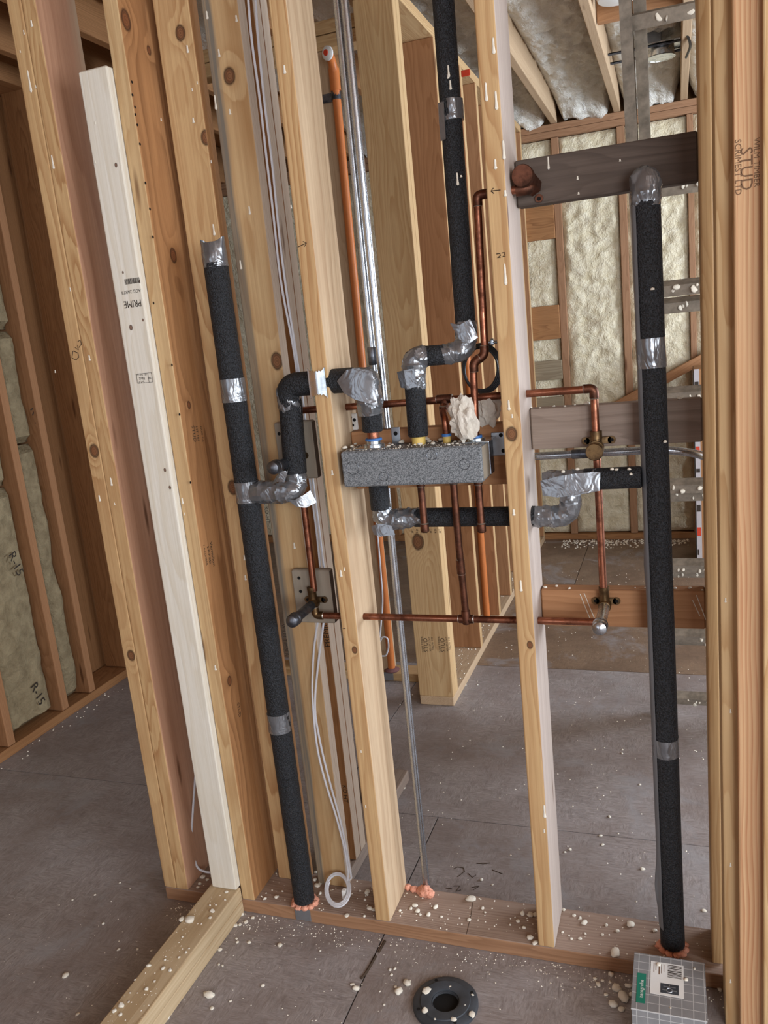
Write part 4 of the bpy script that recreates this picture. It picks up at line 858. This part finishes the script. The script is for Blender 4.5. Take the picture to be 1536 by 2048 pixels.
# ================================================================== pink sealant lumps
def lump(label, parts):
    import bmesh
    bm = bmesh.new()
    for (c, r, f) in parts:
        s = bmesh.ops.create_icosphere(bm, subdivisions=3, radius=1)
        for v in s['verts']:
            q = v.co.copy(); n = mn.noise(q*2+V(c)*40)*.35+mn.noise(q*5+V(c)*9)*.2; v.co = V(c)+V((q.x*r, q.y*r, q.z*r*f))*(1+n)
            v.co.z = max(v.co.z, .036)
    me = bpy.data.meshes.new('pink_sealant'); bm.to_mesh(me); bm.free(); me.materials.append(MAT['pink']); me.polygons.foreach_set('use_smooth', [True]*len(me.polygons))
    o = bpy.data.objects.new('pink_sealant', me); COL.objects.link(o); tag(o, label, 'sealant foam', 'pink sealant lumps')
def ringlump(cx_, cy_, R, n, r): return [((cx_+R*math.cos(2*math.pi*i/n), cy_+R*math.sin(2*math.pi*i/n)*.8, .041), r*random.uniform(.8, 1.25), .7) for i in range(n)]
lump('salmon pink sealant collar around the foot of the left black pipe', ringlump(LX+.002, LY+.002, .028, 10, .0105))
lump('salmon pink sealant lumps at the foot of the metal conduit', [((-.309, .117, .048), .017, .9), ((-.322, .122, .045), .012, .8), ((-.296, .112, .047), .012, .9), ((-.345, .126, .043), .010, .7), ((-.362, .13, .043), .010, .7), ((-.336, .128, .041), .009, .6)])
lump('salmon pink sealant collar around the foot of the right black pipe', ringlump(RX+.008, RY, .026, 10, .010))
# ================================================================== floor drain flange
dr = empty('floor_drain', (-.181, -.176, 0)); tag(dr, 'black plastic floor drain flange dotted with foam', 'floor drain')
m = MB(); m.lathe([(.073, 0), (.073, .008), (.069, .0105), (.056, .011), (.055, .0135), (.036, .0135), (.031, .011), (.0305, .0), (.030, -.0)], (-.181, -.176, 0), (0, 0, 1), 40); 
m.f = m.f[:-2]; m.mi = m.mi[:-2]; m.obj('flange', MAT['abs'], dr, True)
m = MB(); m.lathe([(.0302, .001), (.0302, .0016)], (-.181, -.176, 0), (0, 0, 1), 32); m.obj('drain_bottom', MAT['hole'], dr)
for k, z in enumerate((.003, .0055, .008)):
    m = MB(); m.sweep([(-.181+.0295*math.cos(t), -.176+.0295*math.sin(t), z) for t in [i*math.pi/16 for i in range(33)]], .0009, 5); m.obj('thread_ring', MAT['abs'], dr, True)
for i in range(4): 
    t = .6+i*math.pi/2; m = MB(); m.lathe([(.004, 0), (.0038, .0006)], (-.181+.063*math.cos(t), -.176+.063*math.sin(t), .0105), (0, 0, 1), 10); m.obj('bolt_hole', MAT['hole'], dr)
for px, py, r in ((853, 1983, .010), (850, 2022, .0075), (908, 2040, .007), (944, 2030, .0075), (945, 1990, .003), (900, 1975, .004), (930, 2012, .004), (862, 2032, .003), (870, 2038, .0035)):
    crumb(at(px, py, z=.011), r, '', '', .5, dr)
# ================================================================== cardboard product box
def mk_card():
    T = NT('grey_grid_card'); oc = T.n('ShaderNodeTexCoord').outputs['Object']; s = T.n('ShaderNodeSeparateXYZ', {0: oc}).outputs
    def ln(v, off): return T.m1('LESS_THAN', T.m1('ABSOLUTE', T.m1('SUBTRACT', T.m1('FRACT', T.m1('ADD', T.m1('MULTIPLY', v, 1/.0215), off)), .5)), .035)
    g = T.m1('MAXIMUM', ln(s[0], .32), T.m1('MAXIMUM', ln(s[1], .1), ln(s[2], .45)))
    n = T.noise(oc, 30, 3)
    return T.out(T.mix(g, T.mix(n, c4((118, 118, 120)), c4((138, 138, 140))), c4((176, 176, 176))), .55, 0, .35)
bx0, bx1, by0, by1, bh = .219, .362, -.203, -.048, .104
pb = empty('product_box', ((bx0+bx1)/2, (by0+by1)/2, 0)); tag(pb, 'small grey gridded cardboard box with a green brand strip on the floor', 'box')
card = mk_card()
m = MB(); m.rbox(bx0+.001, bx1-.001, by0+.0015, by1-.001, 0, bh-.004, .001); m.obj('box_body', card, pb)
m = MB(); m.rbox(bx0, bx1, by0, by1, bh-.0032, bh, .0006); lid = m.obj('box_lid', card, pb)
def flatq(px0, py0, px1, py1, h, mat, name, parent):
    a, b = at(px0, py0, z=h), at(px1, py1, z=h); mm = MB(); mm.box(min(a.x, b.x), max(a.x, b.x), min(a.y, b.y), max(a.y, b.y), h-.0003, h); return mm.obj(name, mat, parent)
gs = flatq(1275, 1945, 1290, 2007, bh+.0006, plain('green_print', (30, 118, 98), .5, var=.04, bump=0), 'brand_strip', lid)
c = at(1283, 1977, z=bh+.0009); text('hansgrohe', .0115, c, (0, 1, 0), (-1, 0, 0), MAT['white_plastic'], lid, 'brand_lettering')
a = at(1302, 1922, z=bh); b = at(1368, 1998, z=bh); sy0, sy1 = b.y, a.y; sx0, sx1 = a.x, b.x
m = MB(); m.box(sx0, sx1, sy0, sy1, bh+.0001, bh+.0006); stk = m.obj('sticker', MAT['white_plastic'], lid)
m = MB(); y = sy1-.004; rs = random.Random(5)
while y > sy1-.038:
    t = rs.uniform(.0009, .0026); m.box(sx0+.034, sx1-.004, y-t, y, bh+.0006, bh+.0008); y -= t+rs.uniform(.0012, .0024)
m.obj('barcode_print', MAT['ink'], lid)
m = MB(); m.box(sx0+.020, sx1-.010, sy0+.006, sy0+.032, bh+.0006, bh+.0008); pic = m.obj('product_picture', MAT['abs'], lid)
m = MB(); cxx, cyy = (sx0+.020+sx1-.010)/2, sy0+.015
m.sweep([(cxx+.0055*math.cos(t), cyy+.0055*math.sin(t), bh+.0009) for t in [i*math.pi/8 for i in range(17)]], .0012, 4); m.box(cxx-.014, cxx-.006, cyy-.0015, cyy+.0015, bh+.0008, bh+.0011); m.box(cxx+.006, cxx+.014, cyy-.0015, cyy+.0015, bh+.0008, bh+.0011); m.box(cxx-.012, cxx+.012, cyy+.008, cyy+.010, bh+.0008, bh+.0011); m.box(cxx-.001, cxx+.001, cyy+.005, cyy+.014, bh+.0008, bh+.0011); m.obj('picture_lines', MAT['steel_plate'], lid)
for dx, ln_, h_ in ((.006, .026, .0012), (.010, .020, .0012), (.016, .030, .0022), (.021, .026, .0010), (.026, .022, .0010)):
    m = MB(); m.box(sx0+dx, sx0+dx+h_, sy1-.005-ln_, sy1-.005, bh+.0006, bh+.0008); m.obj('sticker_print', MAT['ink_soft'], lid)
for px, py, r in ((1317, 1930, .006), (1372, 1960, .005), (1389, 1938, .0025), (1341, 2016, .002)): crumb(at(px, py, z=bh), r, '', '', .5, lid)
# ================================================================== foam crumbs
def crumbs(lst, z, label, group):
    for (px, py, s) in lst:
        big = 'large ' if s >= 15 else 'small ' if s < 7 else ''
        if 'bare floor' in label: wh = 'left of the doubled plate' if px < 400 else 'in the corner right of the doubled plate' if px < 620 else 'left of the black floor drain' if px < 1000 else 'beside the grey product box' if px < 1400 else 'at the foot of the right-hand post'
        elif 'beyond' in label: wh = 'along the foamed back wall' if py < 1200 else 'by the stamped end stud' if px < 1040 else 'in the middle of the far room'
        elif 'bottom plate' in label: wh = 'by the whitish stud' if px < 480 else 'around the left pipe foot' if px < 645 else 'beside the cable coil' if px < 765 else 'between the two valve studs' if px < 1078 else 'around the right pipe foot'
        elif 'doubled' in label: wh = 'near the wall' if py < 1860 else 'near the viewer'
        else: wh = 'at its left end' if px < 800 else 'at its right end' if px > 900 else 'in its middle'
        crumb(at(px, py, z=z), s*.00058, big+label+' '+wh, group)
crumbs([(712, 1978, 15), (797, 1985, 20), (815, 1968, 17), (790, 1938, 6), (780, 1940, 7), (783, 1950, 6), (791, 1975, 7), (768, 2010, 5), (760, 1983, 4), (418, 1992, 20), (424, 2018, 9), (560, 1892, 14), (473, 1878, 6), (440, 1900, 10), (475, 1885, 7), (497, 1886, 6), (438, 1930, 7), (445, 1932, 6), (499, 1885, 8), (461, 2003, 6), (335, 2037, 12), (132, 1952, 14), (207, 1848, 9), (145, 1800, 5), (237, 1900, 7), (275, 1899, 6), (303, 1902, 6), (155, 2030, 8), (190, 1790, 5), (260, 1778, 4), (240, 1766, 5), (1197, 1970, 11), (1233, 1978, 20), (1247, 1997, 22), (1226, 2010, 16), (1243, 2020, 10), (1222, 1950, 14), (1257, 1973, 12), (1190, 1958, 7), (1212, 1990, 7), (1262, 1990, 10), (1440, 1980, 10), (1430, 1970, 12), (1445, 1960, 8), (1205, 1962, 6), (1220, 1965, 6), (484, 1830, 13), (492, 1845, 10), (506, 1836, 8), (470, 1852, 10), (480, 1850, 8), (526, 1972, 9), (640, 1902, 5), (820, 1962, 5), (705, 1970, 8), (740, 1845, 4)],
       0, 'white foam crumb on the bare floor', 'foam crumbs on the floor')
crumbs([(1201, 1672, 9), (1205, 1690, 8), (1219, 1634, 8), (1140, 1700, 10), (1285, 1739, 11), (1130, 1705, 7), (1408, 1822, 9), (963, 1760, 10), (808, 1577, 9), (1194, 1576, 6), (1280, 1570, 8), (1244, 1507, 8), (1140, 1560, 5), (985, 1770, 5), (1245, 1500, 6), (885, 1650, 5), (930, 1371, 9), (885, 1390, 8), (938, 1318, 7), (943, 1307, 7), (1013, 1295, 8), (955, 1370, 7), (825, 1390, 7), (800, 1410, 6), (1015, 1245, 5), (862, 1395, 6), (772, 1425, 6), (1220, 1165, 6), (1260, 1108, 5), (1300, 1088, 5), (1130, 1088, 6), (1180, 1085, 6), (1230, 1084, 7), (1350, 1085, 6), (1110, 1095, 6), (1200, 1160, 6), (1165, 1160, 5), (1075, 1090, 8), (1090, 1085, 8), (1150, 1082, 7), (1210, 1081, 7), (1330, 1083, 7)],
       0, 'white foam crumb beyond the wall', 'foam crumbs beyond the wall')
crumbs([(941, 1800, 18), (938, 1841, 10), (871, 1815, 12), (830, 1812, 10), (835, 1823, 10), (822, 1818, 8), (840, 1830, 8), (857, 1830, 12), (965, 1817, 9), (883, 1834, 6), (970, 1825, 5), (800, 1822, 8), (1030, 1835, 4), (1045, 1829, 14), (1060, 1831, 12), (1036, 1843, 8), (1020, 1850, 6), (1048, 1856, 10), (1070, 1830, 10), (1060, 1876, 13), (1070, 1887, 12), (1127, 1820, 8), (1160, 1837, 8), (1148, 1832, 8), (1169, 1846, 13), (1213, 1851, 7), (1235, 1863, 9), (1261, 1850, 16), (1230, 1908, 20), (1125, 1865, 6), (1138, 1872, 5), (1160, 1878, 8), (1205, 1870, 6), (1318, 1888, 7), (1310, 1862, 9), (1143, 1878, 5), (1170, 1868, 6), (735, 1785, 15), (730, 1800, 8), (735, 1812, 6), (740, 1818, 14), (748, 1820, 10), (694, 1832, 9), (729, 1833, 8), (755, 1822, 6), (720, 1782, 6), (745, 1775, 6), (640, 1788, 10), (530, 1798, 10), (553, 1795, 10), (565, 1783, 6), (545, 1720, 10), (530, 1740, 9), (630, 1760, 12), (635, 1772, 12), (632, 1745, 9), (640, 1768, 8), (770, 1830, 7), (400, 1768, 10), (405, 1755, 12), (415, 1760, 9), (396, 1775, 7), (412, 1728, 11), (735, 1790, 8)],
       .038, 'white foam crumb on the bottom plate', 'foam crumbs on the bottom plate')
crumbs([(380, 1841, 20), (363, 1840, 13), (425, 1823, 11), (453, 1785, 9), (420, 1811, 6), (432, 1810, 5), (420, 1836, 7), (403, 1848, 4), (297, 1932, 9), (326, 1938, 9), (340, 1941, 7), (330, 1920, 6), (372, 1905, 6), (378, 1897, 4), (293, 1979, 10), (243, 2012, 12), (228, 2023, 9), (241, 2030, 7), (257, 2004, 4), (270, 1960, 4), (309, 1963, 5), (260, 1986, 4), (365, 1874, 5), (358, 1915, 5), (450, 1800, 5)],
       .0765, 'white foam crumb stuck on the doubled plate', 'foam crumbs on the doubled plate')
VT = [(690, 897, 11), (704, 894, 9), (711, 889, 8), (735, 894, 10), (745, 892, 9), (770, 882, 8), (803, 886, 14), (815, 880, 14), (820, 877, 12), (777, 893, 7), (779, 888, 6), (840, 889, 10), (850, 881, 16), (858, 884, 10), (866, 888, 9), (874, 876, 8), (883, 881, 12), (890, 878, 10), (897, 890, 7), (905, 888, 6), (910, 884, 6), (960, 880, 12), (915, 888, 6), (920, 884, 6), (800, 893, 6), (785, 890, 5), (830, 890, 6), (945, 884, 5), (895, 884, 7)]
crumbs(VT, vz1+.0005, 'white foam crumb on the grey valve box', 'foam crumbs on the valve box')
for zt_, lst, lb in ((1.281, [(1062, 820, 8), (1080, 821, 5), (1108, 820, 6), (1130, 815, 6), (1174, 808, 12), (1360, 806, 10), (1290, 806, 6), (1150, 816, 4)], 'white spray foam crumb on the weathered right-hand crosspiece'),
                    (.881, [(1090, 1172, 9), (1113, 1172, 8), (1138, 1171, 7), (1290, 1172, 6), (1350, 1170, 8), (1380, 1172, 7), (1270, 1175, 4), (1405, 1170, 5)], 'white spray foam crumb on the orange-brown lower crosspiece')):
    for px, py, s in lst: q = at(px, py, y=random.uniform(.106, .128)); crumb((q.x, q.y, zt_), s*.0005, lb, lb.replace('white spray foam crumb', 'foam crumbs'))
# fine foam dust that nobody could count
m = MB(); rs = random.Random(11); vs = []; fs = []
def dust(x, y, z, r):
    b = len(vs); h = r*.8
    vs.extend([(x+r, y, z), (x, y+r, z), (x-r, y, z), (x, y-r, z), (x+rs.uniform(-.3, .3)*r, y, z+h)]); fs.extend([(b, b+1, b+4), (b+1, b+2, b+4), (b+2, b+3, b+4), (b+3, b, b+4)])
def dust_done(label):
    global vs, fs
    mm = MB(); mm.add(vs, fs); tag(mm.obj('foam_dust', MAT['crumb']), label, 'foam dust', kind='stuff'); vs = []; fs = []
for i in range(900): dust(rs.uniform(-1.9, 1.0), rs.uniform(-.8, -.02), 0, rs.choice((.0007, .0009, .0013, .002)))
for i in range(800): dust(rs.uniform(-1.0, .9), -abs(rs.gauss(0, .035))-.004, 0, rs.choice((.0008, .0011, .0016, .0024)))
dust_done('fine white foam dust on the floor in front of the plumbing wall')
for i in range(260): dust(rs.uniform(-.95, .37), rs.uniform(.005, .135), .038, rs.choice((.0008, .0012, .002, .0028)))
dust_done('fine white foam dust on the long bottom plate')
for i in range(160): dust(rs.uniform(-.87, -.786), rs.uniform(-.9, -.04), .0765, rs.choice((.0008, .0012, .002)))
dust_done('fine white foam dust on the doubled floor plate')
for i in range(750): dust(rs.uniform(-.5, 1.0), rs.uniform(.15, 3.1), 0, rs.choice((.0012, .0016, .0022, .0032)))
for i in range(350): dust(rs.uniform(-.4, .38), 3.72-abs(rs.gauss(0, .08)), 0, rs.uniform(.003, .009))
dust_done('fine white foam dust on the floor of the far room')
for i in range(300): dust(rs.uniform(-.66, -.53), rs.uniform(1.33, 3.6), .038, rs.uniform(.002, .005))
dust_done('fine white foam dust on the plate of the receding stud wall')
for i in range(80): dust(rs.uniform(-2.145, -2.08), rs.uniform(-.3, 1.4), 0, rs.uniform(.002, .006))
dust_done('fine white foam dust along the insulated left wall')
for i in range(300): dust(rs.uniform(vx0+.005, vx1-.005), rs.uniform(-.015, .08), vz1, rs.uniform(.0008, .002))
dust_done('fine white foam dust on top of the grey valve box')
